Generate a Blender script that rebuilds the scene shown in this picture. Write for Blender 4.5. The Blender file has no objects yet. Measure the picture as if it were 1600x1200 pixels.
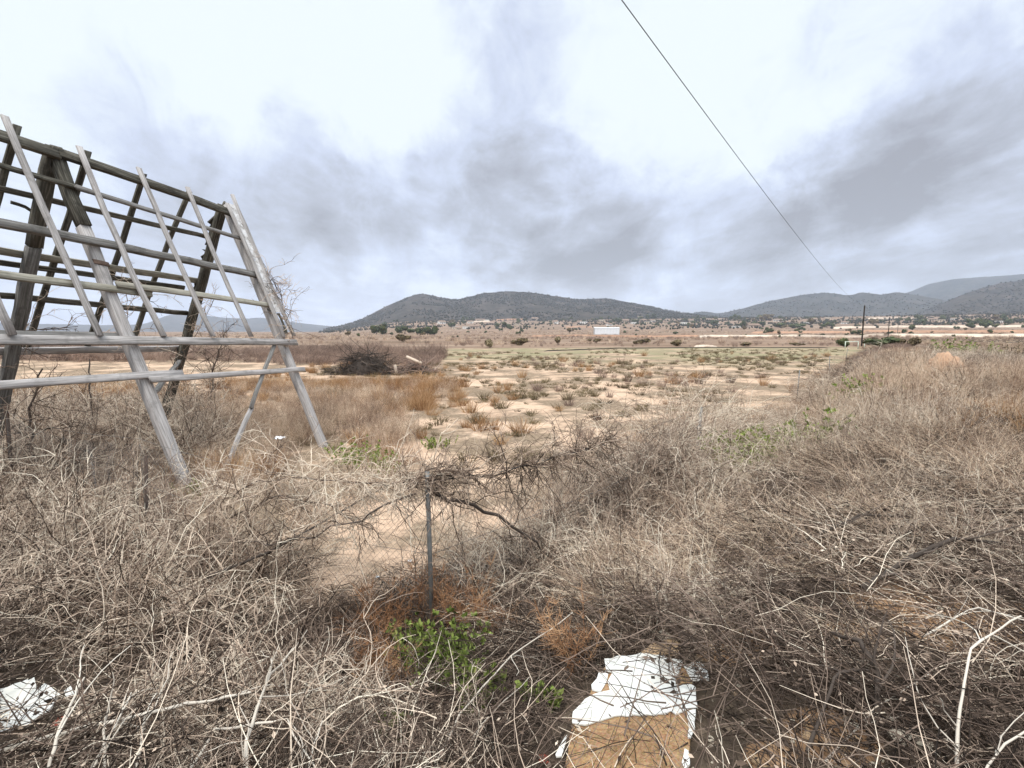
import bpy, math, random
import numpy as np
from mathutils import Matrix, Vector

scene = bpy.context.scene
col = scene.collection
R = math.radians
rng = np.random.default_rng(11)
random.seed(4)

# ------------------------------------------------------------------ camera
F, HOR, HC = 800.0, 520.0, 2.5            # focal length in photo pixels, horizon row, eye height
PITCH = math.atan((600 - HOR) / F)
cam = bpy.data.cameras.new('camera')
cam.sensor_width = 36.0
cam.lens = 36.0 * F / 1600.0
cam.clip_start, cam.clip_end = 0.05, 30000
cam_o = bpy.data.objects.new('camera', cam)
col.objects.link(cam_o)
cam_o.location = (0, 0, HC)
cam_o.rotation_euler = (math.pi / 2 - PITCH, 0, 0)
scene.camera = cam_o

# ------------------------------------------------------------------ light
SUN_EL, SUN_AZ = R(58), R(200)
sun = bpy.data.lights.new('sun', 'SUN')
sun.energy, sun.angle, sun.color = 1.5, R(14), (1.0, 0.95, 0.88)
sun_o = bpy.data.objects.new('sun', sun)
col.objects.link(sun_o)
sdir = Vector((math.sin(SUN_AZ) * math.cos(SUN_EL), math.cos(SUN_AZ) * math.cos(SUN_EL), math.sin(SUN_EL)))
sun_o.rotation_euler = sdir.to_track_quat('Z', 'Y').to_euler()
scene.view_settings.view_transform = 'Standard'
scene.view_settings.look = 'None'
scene.view_settings.exposure = 0.72
scene.view_settings.gamma = 1.0
scene.view_settings.use_curve_mapping = False
scene.render.engine = 'CYCLES'
scene.cycles.max_bounces = 6
scene.cycles.diffuse_bounces = 3
scene.cycles.glossy_bounces = 2
scene.cycles.volume_bounces = 1


def ray(px, py):
    x = (px - 800) / F
    y = -(py - 600) / F
    return np.array([x, math.cos(PITCH) + y * math.sin(PITCH), -math.sin(PITCH) + y * math.cos(PITCH)])


EYE = np.array([0, 0, HC])


def nn(nt, t, **kw):
    n = nt.nodes.new(t)
    for k, v in kw.items():
        setattr(n, k, v)
    return n


def math_node(nt, op, a, b=None, clamp=False):
    n = nn(nt, 'ShaderNodeMath', operation=op, use_clamp=clamp)
    for i, v in enumerate((a, b)):
        if v is None:
            continue
        if isinstance(v, (int, float)):
            n.inputs[i].default_value = v
        else:
            nt.links.new(v, n.inputs[i])
    return n.outputs[0]


def ramp(nt, fac, stops, interp='LINEAR'):
    n = nn(nt, 'ShaderNodeValToRGB')
    cr = n.color_ramp
    cr.interpolation = interp
    while len(cr.elements) < len(stops):
        cr.elements.new(0.5)
    for e, (p, c) in zip(cr.elements, stops):
        e.position = p
        e.color = (*c, 1) if len(c) == 3 else c
    nt.links.new(fac, n.inputs[0])
    return n.outputs[0]


def mixc(nt, fac, a, b, mode='MIX'):
    n = nn(nt, 'ShaderNodeMix', data_type='RGBA', blend_type=mode)
    for s, v in ((n.inputs[0], fac), (n.inputs[6], a), (n.inputs[7], b)):
        if isinstance(v, (int, float)):
            s.default_value = v
        elif isinstance(v, tuple):
            s.default_value = (*v, 1)
        else:
            nt.links.new(v, s)
    return n.outputs[2]


def noise(nt, vec, scale, detail=4, rough=0.55, dist=0.0):
    n = nn(nt, 'ShaderNodeTexNoise')
    n.inputs['Scale'].default_value = scale
    n.inputs['Detail'].default_value = detail
    n.inputs['Roughness'].default_value = rough
    n.inputs['Distortion'].default_value = dist
    if vec is not None:
        nt.links.new(vec, n.inputs['Vector'])
    return n


# ------------------------------------------------------------------ sky: an overcast deck over a clear sky
w = bpy.data.worlds.new('World')
scene.world = w
w.use_nodes = True
nt = w.node_tree
nt.nodes.clear()
out = nn(nt, 'ShaderNodeOutputWorld')
tc = nn(nt, 'ShaderNodeTexCoord')
gen = tc.outputs['Generated']
sky = nn(nt, 'ShaderNodeTexSky', sky_type='NISHITA', sun_disc=False)
sky.sun_elevation, sky.sun_rotation = SUN_EL, SUN_AZ
bg1 = nn(nt, 'ShaderNodeBackground')
bg1.inputs[1].default_value = 0.1
nt.links.new(sky.outputs[0], bg1.inputs[0])
sep = nn(nt, 'ShaderNodeSeparateXYZ')
nt.links.new(gen, sep.inputs[0])
zc = math_node(nt, 'MAXIMUM', math_node(nt, 'ADD', sep.outputs[2], 0.16), 0.05)
cmb = nn(nt, 'ShaderNodeCombineXYZ')
nt.links.new(math_node(nt, 'DIVIDE', sep.outputs[0], zc), cmb.inputs[0])
nt.links.new(math_node(nt, 'DIVIDE', sep.outputs[1], zc), cmb.inputs[1])
deck = nn(nt, 'ShaderNodeMapping')
deck.inputs['Scale'].default_value = (1.0, 0.55, 1.0)
deck.inputs['Location'].default_value = (3.1, 1.7, 0)
nt.links.new(cmb.outputs[0], deck.inputs[0])
nA = noise(nt, deck.outputs[0], 1.5, 8, 0.56, 0.25)
nB = noise(nt, deck.outputs[0], 4.6, 9, 0.64, 0.5)
nC = noise(nt, gen, 8.0, 9, 0.62, 0.7)
# bend the cloud masses with noise so that their edges are ragged
wn = noise(nt, gen, 4.5, 9, 0.66)
wv = nn(nt, 'ShaderNodeVectorMath', operation='SUBTRACT')
nt.links.new(wn.outputs['Color'], wv.inputs[0])
wv.inputs[1].default_value = (0.5, 0.5, 0.5)
ws = nn(nt, 'ShaderNodeVectorMath', operation='SCALE')
nt.links.new(wv.outputs[0], ws.inputs[0])
ws.inputs['Scale'].default_value = 0.22
wa = nn(nt, 'ShaderNodeVectorMath', operation='ADD')
nt.links.new(gen, wa.inputs[0])
nt.links.new(ws.outputs[0], wa.inputs[1])
wnm = nn(nt, 'ShaderNodeVectorMath', operation='NORMALIZE')
nt.links.new(wa.outputs[0], wnm.inputs[0])
MASSES = [  # bearing of each grey cloud mass, its size and how dense it is
    (150, 95, 40, .30), (185, 150, 45, .32), (220, 210, 60, .34), (290, 250, 60, .26), (330, 330, 90, .26),
    (425, 85, 40, .32), (445, 150, 45, .34), (465, 220, 50, .36), (500, 290, 70, .34), (590, 330, 80, .34), (510, 400, 90, .42), (590, 400, 70, .35),
    (720, 15, 60, .28), (770, 110, 75, .34), (760, 220, 90, .38), (770, 310, 90, .56), (850, 345, 90, .66), (700, 360, 70, .52), (950, 365, 90, .62), (850, 385, 110, .42),
    (880, 60, 80, .28), (960, 260, 60, .22), (1065, 210, 50, .26),
    (1620, 110, 80, .42), (1530, 170, 75, .46), (1450, 225, 65, .5), (1370, 290, 65, .55), (1300, 335, 70, .5), (1230, 370, 70, .45), (1140, 395, 90, .42),
    (1400, 130, 110, .25), (1230, 60, 60, .2), (1480, 50, 90, .28), (1500, 370, 100, .5), (1370, 400, 110, .42), (1590, 400, 90, .45), (1620, 280, 60, .18),
    (1050, 430, 90, .3), (1250, 440, 100, .3), (330, 420, 110, .3), (120, 420, 140, .3),
]
GAPS = [(665, 425, 45, .35), (350, 180, 55, .35), (330, 60, 80, .3), (560, 190, 50, .35), (620, 110, 60, .35), (80, 150, 60, .25), (545, 470, 60, .25), (1010, 170, 60, .35), (1075, 80, 100, .3), (625, 415, 45, .3), (745, 420, 60, .3), (690, 170, 45, .25), (560, 60, 110, .2), (330, 110, 90, .2), (1190, 160, 60, .2), (1200, 300, 50, .12), (1580, 230, 45, .25)]
acc = None
for (px, py, rad, amp) in MASSES + [(a, b, c, -d) for a, b, c, d in GAPS]:
    d = ray(px, py)
    d /= np.linalg.norm(d)
    dt = nn(nt, 'ShaderNodeVectorMath', operation='DOT_PRODUCT')
    nt.links.new(wnm.outputs[0], dt.inputs[0])
    dt.inputs[1].default_value = tuple(d)
    mr = nn(nt, 'ShaderNodeMapRange', interpolation_type='SMOOTHSTEP')
    mr.inputs[1].default_value = math.cos(1.75 * rad / F)
    mr.inputs[2].default_value = 1.0
    mr.inputs[3].default_value = 0.0
    mr.inputs[4].default_value = amp
    nt.links.new(dt.outputs['Value'], mr.inputs[0])
    acc = mr.outputs[0] if acc is None else math_node(nt, 'ADD', acc, mr.outputs[0])
dens = math_node(nt, 'MULTIPLY', acc, math_node(nt, 'ADD', math_node(nt, 'MULTIPLY', nA.outputs[0], 0.9), -0.08))
dens = math_node(nt, 'ADD', dens, math_node(nt, 'MULTIPLY', math_node(nt, 'SUBTRACT', nA.outputs[0], 0.47), 0.42))
dens = math_node(nt, 'ADD', dens, math_node(nt, 'MULTIPLY', math_node(nt, 'SUBTRACT', nB.outputs[0], 0.5), 0.55))
dens = math_node(nt, 'ADD', dens, math_node(nt, 'MULTIPLY', math_node(nt, 'SUBTRACT', nC.outputs[0], 0.5), 0.85))
# low over the horizon the deck is seen edge-on and greyer
low = nn(nt, 'ShaderNodeMapRange', interpolation_type='SMOOTHSTEP')
nt.links.new(sep.outputs[2], low.inputs[0])
for i, v in ((1, 0.0), (2, 0.38), (3, 0.22), (4, 0.0)):
    low.inputs[i].default_value = v
dens = math_node(nt, 'ADD', dens, low.outputs[0], clamp=True)
cc = ramp(nt, dens, [(0.0, (0.575, 0.625, 0.645)), (0.14, (0.54, 0.59, 0.645)), (0.38, (0.42, 0.465, 0.57)), (0.66, (0.315, 0.336, 0.388)), (1.0, (0.22, 0.226, 0.25))])
bg2 = nn(nt, 'ShaderNodeBackground')
nt.links.new(cc, bg2.inputs[0])
zen = nn(nt, 'ShaderNodeMapRange', interpolation_type='SMOOTHSTEP')   # overcast sky: brighter towards the zenith
nt.links.new(sep.outputs[2], zen.inputs[0])
for i, v in ((1, 0.5), (2, 1.0), (3, 1.0), (4, 2.9)):
    zen.inputs[i].default_value = v
nt.links.new(zen.outputs[0], bg2.inputs[1])
mx = nn(nt, 'ShaderNodeMixShader')
mx.inputs[0].default_value = 0.94
nt.links.new(bg1.outputs[0], mx.inputs[1])
nt.links.new(bg2.outputs[0], mx.inputs[2])
nt.links.new(mx.outputs[0], out.inputs[0])


# ------------------------------------------------------------------ helpers
def tag(o, label=None, cat=None, group=None, kind=None):
    if label: o['label'] = label
    if cat: o['category'] = cat
    if group: o['group'] = group
    if kind: o['kind'] = kind
    return o


def mk_mesh(name, V, faces, mats=None, tone=None, smooth=False, fmat=None):
    """faces: list of (n,3) or (n,4) int arrays"""
    me = bpy.data.meshes.new(name)
    V = np.asarray(V, np.float32)
    faces = [np.asarray(f, np.int32) for f in faces if len(f)]
    me.vertices.add(len(V))
    me.vertices.foreach_set('co', V.ravel())
    lv = np.concatenate([f.ravel() for f in faces])
    ln = np.concatenate([np.full(len(f), f.shape[1], np.int32) for f in faces])
    st = np.concatenate([[0], np.cumsum(ln)[:-1]]).astype(np.int32)
    me.loops.add(len(lv))
    me.loops.foreach_set('vertex_index', lv)
    me.polygons.add(len(ln))
    me.polygons.foreach_set('loop_start', st)
    if fmat is not None:
        me.polygons.foreach_set('material_index', np.asarray(fmat, np.int32))
    if smooth:
        me.polygons.foreach_set('use_smooth', np.ones(len(ln), bool))
    me.update(calc_edges=True)
    for m in (mats or []):
        me.materials.append(m)
    if tone is not None:
        for k, t in (tone if isinstance(tone, dict) else {'tone': tone}).items():
            a = me.attributes.new(k, 'FLOAT', 'POINT')
            a.data.foreach_set('value', np.asarray(t, np.float32))
    return me


def link(name, me, parent=None, loc=None):
    o = bpy.data.objects.new(name, me)
    col.objects.link(o)
    if parent is not None:
        o.parent = parent
    if loc is not None:
        o.location = loc
    return o


def empty(name, loc, rz=0.0):
    o = bpy.data.objects.new(name, None)
    col.objects.link(o)
    o.location = loc
    o.rotation_euler = (0, 0, rz)
    o.empty_display_size = 0.2
    return o


def copy_tree(o, parent=None):
    c = o.copy()
    col.objects.link(c)
    if parent is not None:
        c.parent = parent
    for ch in o.children:
        copy_tree(ch, c)
    return c


class Geo:
    """collects pieces of numpy geometry, each vertex with a tone"""
    def __init__(s):
        s.V, s.F3, s.F4, s.T, s.n = [], [], [], [], 0

    def add(s, V, F, tone):
        V = np.asarray(V, float).reshape(-1, 3)
        F = np.asarray(F, int)
        (s.F3 if F.shape[1] == 3 else s.F4).append(F + s.n)
        s.V.append(V)
        s.T.append(np.broadcast_to(np.asarray(tone, float), (len(V),)))
        s.n += len(V)

    def mesh(s, name, mat, smooth=False):
        fs = []
        if s.F3: fs.append(np.concatenate(s.F3))
        if s.F4: fs.append(np.concatenate(s.F4))
        return mk_mesh(name, np.concatenate(s.V), fs, [mat], np.concatenate(s.T), smooth)


def unit(a):
    return a / (np.linalg.norm(a, axis=-1, keepdims=True) + 1e-9)


def tubes(pts, rad, sides=3):
    """pts (n,k,3), rad (n,k) -> V, quads"""
    n, k, _ = pts.shape
    t = np.gradient(pts, axis=1)
    t = unit(t)
    ref = np.zeros((n, 1, 3))
    ref[..., 0] = 0.31
    ref[..., 1] = 0.87
    ref[..., 2] = 0.38
    a = unit(np.cross(t, ref))
    b = np.cross(t, a)
    ang = np.arange(sides) * 2 * np.pi / sides
    V = pts[:, :, None, :] + rad[:, :, None, None] * (np.cos(ang)[None, None, :, None] * a[:, :, None, :] + np.sin(ang)[None, None, :, None] * b[:, :, None, :])
    idx = np.arange(n * k * sides).reshape(n, k, sides)
    nx = np.roll(idx, -1, axis=2)
    Q = np.stack([idx[:, :-1], nx[:, :-1], nx[:, 1:], idx[:, 1:]], axis=-1).reshape(-1, 4)
    return V.reshape(-1, 3), Q


def walk(P0, D0, L, seg, wig=0.2, grav=0.0, g=None):
    g = g or rng
    n = len(P0)
    pts = np.zeros((n, seg + 1, 3))
    pts[:, 0] = P0
    d = unit(np.asarray(D0, float))
    st = np.broadcast_to(np.asarray(L, float), (n,))[:, None] / seg
    for i in range(seg):
        d = unit(d + wig * g.normal(size=(n, 3)) + np.array([0, 0, -grav]))
        pts[:, i + 1] = pts[:, i] + d * st
    return pts


def add_strands(G, pts, r0, r1, tone, sides=3):
    n, k, _ = pts.shape
    r0 = np.broadcast_to(np.asarray(r0, float), (n,))
    r1 = np.broadcast_to(np.asarray(r1, float), (n,))
    rad = r0[:, None] + (r1 - r0)[:, None] * np.linspace(0, 1, k)[None]
    V, Q = tubes(pts, rad, sides)
    G.add(V, Q, np.repeat(np.broadcast_to(np.asarray(tone, float), (n,)), k * sides))


def kids(pts, m, spread, g=None, kmin=1):
    g = g or rng
    n, k, _ = pts.shape
    i = g.integers(0, n, m)
    j = g.integers(kmin, k - 1, m) if k - 1 > kmin else np.full(m, kmin)
    P = pts[i, j]
    D = unit(unit(pts[i, np.minimum(j + 1, k - 1)] - pts[i, j]) + spread * g.normal(size=(m, 3)))
    return i, P, D


def vnoise(x, y, seed=0):
    """smooth 2-D value noise in 0..1"""
    x = np.asarray(x, float)
    y = np.asarray(y, float)
    xi, yi = np.floor(x).astype(np.int64), np.floor(y).astype(np.int64)
    fx, fy = x - xi, y - yi
    fx, fy = fx * fx * (3 - 2 * fx), fy * fy * (3 - 2 * fy)

    def h(a, b):
        n = (a * 374761393 + b * 668265263 + seed * 1442695041) & 0x7fffffff
        n = ((n ^ (n >> 13)) * 1274126177) & 0x7fffffff
        n = n ^ (n >> 16)
        return (n & 0xffff) / 65535.0
    return (h(xi, yi) * (1 - fx) + h(xi + 1, yi) * fx) * (1 - fy) + (h(xi, yi + 1) * (1 - fx) + h(xi + 1, yi + 1) * fx) * fy


def fbm(x, y, octv=4, seed=0):
    v, a, s = 0, 0.5, 0
    for o in range(octv):
        v = v + a * vnoise(np.asarray(x) * 2 ** o, np.asarray(y) * 2 ** o, seed + o)
        s += a
        a *= 0.5
    return v / s


def sstep(a, b, x):
    t = np.clip((np.asarray(x, float) - a) / (b - a), 0, 1)
    return t * t * (3 - 2 * t)


# ------------------------------------------------------------------ terrain height
TOE = np.array([(-60, 30), (-20, 14.5), (-8, 7.6), (-0.9, 3.85), (3.0, 8.1), (59, 86), (420, 620)], float)


def toe_dist(x, y):
    """distance to the foot of the bank, positive on the camera's side"""
    x = np.asarray(x, float)
    y = np.asarray(y, float)
    best = np.full(x.shape, 1e9)
    for (ax, ay), (bx, by) in zip(TOE[:-1], TOE[1:]):
        dx, dy = bx - ax, by - ay
        t = np.clip(((x - ax) * dx + (y - ay) * dy) / (dx * dx + dy * dy), 0, 1)
        best = np.minimum(best, np.hypot(x - ax - t * dx, y - ay - t * dy))
    edge = np.interp(x, TOE[:, 0], TOE[:, 1])
    return np.where(y < edge, best, -best)


def gz(x, y):
    x = np.asarray(x, float)
    y = np.asarray(y, float)
    d = toe_dist(x, y)
    r = np.hypot(x, y)
    z = 0.92 * sstep(0.0, 3.1, d)
    z = z + 0.28 * sstep(1.2, 3.2, d) * sstep(9, 4.5, d) * sstep(6, 11, y) * sstep(150, 70, r)
    z = z + 0.10 * (fbm(x * 0.9, y * 0.9, 4, 3) - 0.5) * sstep(-0.5, 1, d) * sstep(300, 60, r)
    z = z + 0.07 * (fbm(x * 0.35, y * 0.35, 3, 8) - 0.5) * sstep(300, 40, r)
    z = z + 0.9 * (fbm(x * 0.02, y * 0.02, 3, 5) - 0.5) * sstep(95, 240, r)
    q = np.clip(r - 200, 0, None)
    az = x / np.maximum(np.abs(y), 1e-3)
    z = z + 2.5e-5 * np.minimum(q, 1300) ** 2 * (.12 + .88 * sstep(-.40, -.14, az))
    return z


def onland(px, py, zoff=0.0, far=6000.0):
    """where the line of sight to a place in the photograph meets the land"""
    d = ray(px, py)
    t = np.concatenate([np.linspace(0.6, 30, 900), np.geomspace(30, far, 900)])
    P = EYE[None] + d[None] * t[:, None]
    below = P[:, 2] < gz(P[:, 0], P[:, 1]) + zoff
    i = int(np.argmax(below)) if below.any() else len(t) - 1
    lo, hi = t[max(i - 1, 0)], t[i]
    for _ in range(24):
        m = 0.5 * (lo + hi)
        q = EYE + d * m
        if q[2] < float(gz(q[0], q[1])) + zoff: hi = m
        else: lo = m
    q = EYE + d * hi
    q[2] = float(gz(q[0], q[1]))
    return q


# ------------------------------------------------------------------ materials
def new_mat(name):
    m = bpy.data.materials.new(name)
    m.use_nodes = True
    b = m.node_tree.nodes['Principled BSDF']
    b.inputs['Roughness'].default_value = 0.9
    b.inputs['Specular IOR Level'].default_value = 0.15
    return m, m.node_tree, b


def twig_mat(name, stops, vary=0.35, rough=0.85):
    m, nt, b = new_mat(name)
    at = nn(nt, 'ShaderNodeAttribute', attribute_name='tone')
    oi = nn(nt, 'ShaderNodeObjectInfo')
    geo = nn(nt, 'ShaderNodeNewGeometry')
    ns = noise(nt, geo.outputs['Position'], 1.1, 3)
    f = math_node(nt, 'ADD', at.outputs['Fac'], math_node(nt, 'MULTIPLY', math_node(nt, 'SUBTRACT', oi.outputs['Random'], 0.5), vary), )
    f = math_node(nt, 'ADD', f, math_node(nt, 'ADD', math_node(nt, 'MULTIPLY', math_node(nt, 'SUBTRACT', ns.outputs[0], 0.5), 0.8), math_node(nt, 'MULTIPLY', math_node(nt, 'SUBTRACT', noise(nt, geo.outputs['Position'], .33, 3).outputs[0], 0.5), 0.7)), clamp=True)
    c = ramp(nt, f, stops)
    nt.links.new(c, b.inputs['Base Color'])
    b.inputs['Roughness'].default_value = rough
    return m


M_TANGLE = twig_mat('grey_twig', [(0, (.028, .019, .015)), (.27, (.145, .10, .076)), (.52, (.49, .37, .285)), (.76, (.77, .63, .50)), (1, (.86, .76, .62))])
M_DARK = twig_mat('dark_twig', [(0, (.018, .013, .010)), (.5, (.068, .048, .037)), (1, (.26, .19, .15))])
M_STRAW = twig_mat('straw', [(0, (.06, .038, .027)), (.27, (.27, .175, .12)), (.5, (.56, .41, .295)), (.75, (.76, .59, .44)), (1, (.84, .71, .54))])
M_WEED = twig_mat('dry_weed', [(0, (.07, .046, .034)), (.35, (.33, .222, .16)), (.7, (.64, .47, .345)), (1, (.82, .67, .51))], .7)
M_RUSSET = twig_mat('russet_seed', [(0, (.10, .045, .022)), (.5, (.38, .19, .095)), (1, (.60, .37, .21))])
M_GOLD = twig_mat('golden_grass', [(0, (.14, .07, .03)), (.5, (.42, .235, .115)), (1, (.62, .43, .25))])
M_OLIVE = twig_mat('olive_scrub', [(0, (.05, .038, .024)), (.5, (.165, .125, .07)), (1, (.30, .24, .14))])
M_PALE = twig_mat('pale_dead_wood', [(0, (.28, .235, .19)), (.5, (.52, .455, .385)), (1, (.72, .65, .56))])
M_GREEN = twig_mat('green_leaf', [(0, (.06, .08, .02)), (.5, (.19, .245, .055)), (1, (.40, .45, .14))])
M_DGREEN = twig_mat('dark_green_leaf', [(0, (.03, .04, .02)), (.5, (.075, .09, .04)), (1, (.14, .15, .07))])
M_BARK = twig_mat('dark_bark', [(0, (.03, .024, .02)), (.5, (.085, .066, .055)), (1, (.2, .16, .135))])
M_BRUSH = twig_mat('brown_brush', [(0, (.09, .062, .05)), (.5, (.29, .20, .16)), (1, (.50, .37, .295))], .6)
M_PINE = twig_mat('pine_scrub', [(0, (.026, .027, .02)), (.5, (.05, .051, .037)), (1, (.085, .083, .06))])


def wood_mat(name, dark, mid, light, moss=0.35, grey=0.0):
    m, nt, b = new_mat(name)
    t = nn(nt, 'ShaderNodeTexCoord')
    mp = nn(nt, 'ShaderNodeMapping')
    mp.inputs['Scale'].default_value = (1.2, 26, 26)
    nt.links.new(t.outputs['Object'], mp.inputs[0])
    oi = nn(nt, 'ShaderNodeObjectInfo')
    ad = nn(nt, 'ShaderNodeVectorMath', operation='ADD')
    nt.links.new(mp.outputs[0], ad.inputs[0])
    sc = nn(nt, 'ShaderNodeVectorMath', operation='SCALE')
    sc.inputs[0].default_value = (37, 17, 71)
    nt.links.new(oi.outputs['Random'], sc.inputs['Scale'])
    nt.links.new(sc.outputs[0], ad.inputs[1])
    g1 = noise(nt, ad.outputs[0], 1.6, 6, 0.65)
    c = ramp(nt, g1.outputs[0], [(.33, dark), (.5, mid), (.64, light)])
    g2 = noise(nt, t.outputs['Object'], 4.5, 6, 0.7)
    blot = ramp(nt, g2.outputs[0], [(.52, (0, 0, 0)), (.66, (1, 1, 1))])
    c = mixc(nt, math_node(nt, 'MULTIPLY', blot, moss), c, tuple(x * .6 for x in dark))
    c = mixc(nt, 0.25, c, ramp(nt, oi.outputs['Random'], [(0, dark), (1, light)]))
    nt.links.new(c, b.inputs['Base Color'])
    bp = nn(nt, 'ShaderNodeBump')
    bp.inputs['Strength'].default_value = 0.35
    bp.inputs['Distance'].default_value = 0.01
    nt.links.new(g1.outputs[0], bp.inputs['Height'])
    nt.links.new(bp.outputs[0], b.inputs['Normal'])
    return m


M_WOOD = wood_mat('weathered_wood', (.07, .066, .058), (.17, .16, .15), (.30, .285, .275), 0.5)
M_WOODP = wood_mat('pale_weathered_wood', (.15, .138, .13), (.35, .325, .315), (.50, .465, .455), 0.45)
M_WOODD = wood_mat('dark_weathered_wood', (.028, .025, .02), (.075, .068, .054), (.21, .195, .165), 0.7)  # dark old timber; on the rear battens its darkness stands in for shade
M_WOODY = wood_mat('yellowed_wood', (.13, .12, .09), (.28, .26, .215), (.42, .395, .34), 0.35)


def plain(name, c, rough=0.8, nscale=6.0, var=0.25, spec=0.2, metal=0.0):
    m, nt, b = new_mat(name)
    t = nn(nt, 'ShaderNodeTexCoord')
    n1 = noise(nt, t.outputs['Object'], nscale, 6, 0.62)
    cc = ramp(nt, n1.outputs[0], [(.3, tuple(x * (1 - var) for x in c)), (.7, tuple(min(1, x * (1 + var * .5)) for x in c))])
    nt.links.new(cc, b.inputs['Base Color'])
    b.inputs['Roughness'].default_value = rough
    b.inputs['Specular IOR Level'].default_value = spec
    b.inputs['Metallic'].default_value = metal
    bp = nn(nt, 'ShaderNodeBump')
    bp.inputs['Strength'].default_value = 0.25
    bp.inputs['Distance'].default_value = 0.01
    nt.links.new(n1.outputs[0], bp.inputs['Height'])
    nt.links.new(bp.outputs[0], b.inputs['Normal'])
    return m


M_STONE = plain('pale_stone', (.55, .48, .38), 0.9, 14, .3)
M_OSTONE = plain('ochre_stone', (.45, .31, .19), 0.9, 14, .3)
M_STEEL = plain('galvanised_steel', (.22, .22, .215), 0.55, 20, .3, .4, .3)
M_RUST = plain('rusty_steel', (.10, .065, .05), 0.85, 20, .4)
M_IRONW = plain('wire', (.16, .155, .15), 0.6, 20, .3)
M_CABLE = plain('cable', (.09, .09, .095), 0.6, 3, .2)
M_POLE = plain('tarred_pole', (.035, .028, .024), 0.9, 3, .4)
M_POLEP = plain('pale_pole', (.12, .10, .09), 0.9, 3, .4)
M_WHITE = plain('white_paint', (.74, .74, .71), 0.6, 3, .12)
M_GOALP = plain('pale_green_paint', (.62, .68, .58), 0.6, 3, .12)
M_WALLW = plain('white_wall', (.78, .76, .72), 0.85, .8, .15)
M_WALLC = plain('cream_wall', (.58, .48, .37), 0.85, .8, .2)
M_WALLP = plain('pinkish_wall', (.52, .43, .36), 0.85, .8, .2)
M_TILE = plain('clay_tile', (.27, .19, .145), 0.85, 1.2, .3)
M_ROOFG = plain('grey_roof', (.5, .5, .5), 0.7, 1.2, .15)
M_SHED = plain('shed_sheet', (.72, .74, .77), 0.5, 1.2, .1)
M_GLASSD = plain('dark_opening', (.03, .03, .035), 0.3, 2, .2)
M_PLASTIC = plain('white_plastic', (.78, .78, .80), 0.5, 12, .12)
M_RED = plain('red_scrap', (.34, .09, .06), 0.6, 12, .2)
M_EARTH = plain('orange_earth', (.46, .29, .19), 0.95, 5, .3)
M_PALEEARTH = plain('pale_earth', (.62, .50, .40), 0.95, .3, .2)
M_REDEARTH = plain('red_earth', (.40, .235, .155), 0.95, .15, .25)

# ------------------------------------------------------------------ ground
fr = np.linspace(-62, 62, 420)
bk = np.linspace(62, 298, 60)[1:-1]
angs = np.radians(np.concatenate([fr, bk]))
rad = np.concatenate([[0.0], np.geomspace(0.5, 6800, 470)])
A, RR = np.meshgrid(angs, rad[1:])
GX, GY = np.sin(A) * RR, np.cos(A) * RR
GZ = gz(GX, GY)
na, nr = len(angs), len(rad) - 1
V = np.concatenate([[[0, 0, float(gz(0, 0))]], np.stack([GX, GY, GZ], -1).reshape(-1, 3)])
I = 1 + np.arange(nr * na).reshape(nr, na)
J = np.roll(I, -1, axis=1)
Q = np.stack([I[:-1], I[1:], J[1:], J[:-1]], -1).reshape(-1, 4)
T3 = np.stack([np.zeros(na, int), I[0], J[0]], -1)
dV = toe_dist(V[:, 0], V[:, 1])
rV = np.hypot(V[:, 0], V[:, 1])
bank = sstep(-0.8, 1.2, dV + 1.0 * (fbm(V[:, 0] * .8, V[:, 1] * .8, 3, 21) - .5)) * sstep(260, 120, rV)
# the sandy field ends along an edge some 80 m off
edge_y = 84 + 6 * np.sin(V[:, 0] * .03) - np.clip(-V[:, 0] - 8, 0, 60) * .9
fieldm = sstep(2.5, -2.5, V[:, 1] - edge_y) * (1 - bank)

mg, nt, b = new_mat('ground')
geo = nn(nt, 'ShaderNodeNewGeometry')
pos = geo.outputs['Position']
aB = nn(nt, 'ShaderNodeAttribute', attribute_name='bank').outputs['Fac']
aF = nn(nt, 'ShaderNodeAttribute', attribute_name='field').outputs['Fac']
aG = nn(nt, 'ShaderNodeAttribute', attribute_name='greenish').outputs['Fac']
n_fine = noise(nt, pos, 9, 6, 0.65)
n_mid = noise(nt, pos, 0.55, 6, 0.62)
n_big = noise(nt, pos, 0.13, 5, 0.6)
n_veg = noise(nt, pos, 0.32, 8, 0.72)
sand = ramp(nt, n_mid.outputs[0], [(.3, (.40, .27, .19)), (.5, (.53, .37, .265)), (.7, (.63, .465, .345))])
sand = mixc(nt, 0.35, sand, ramp(nt, n_fine.outputs[0], [(.3, (.30, .205, .14)), (.7, (.66, .49, .36))]))
vegc = ramp(nt, n_fine.outputs[0], [(.3, (.08, .06, .042)), (.55, (.20, .152, .105)), (.75, (.34, .26, .185))])
vegm = ramp(nt, n_veg.outputs[0], [(.44, (0, 0, 0)), (.53, (1, 1, 1))])
c_field = mixc(nt, math_node(nt, 'MULTIPLY', vegm, .85), sand, vegc)
grn = ramp(nt, n_fine.outputs[0], [(.3, (.15, .14, .075)), (.7, (.31, .28, .17))])
gm = ramp(nt, n_big.outputs[0], [(.38, (0, 0, 0)), (.56, (1, 1, 1))])
c_field = mixc(nt, math_node(nt, 'MULTIPLY', math_node(nt, 'MULTIPLY', gm, aG), .85), c_field, grn)
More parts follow.
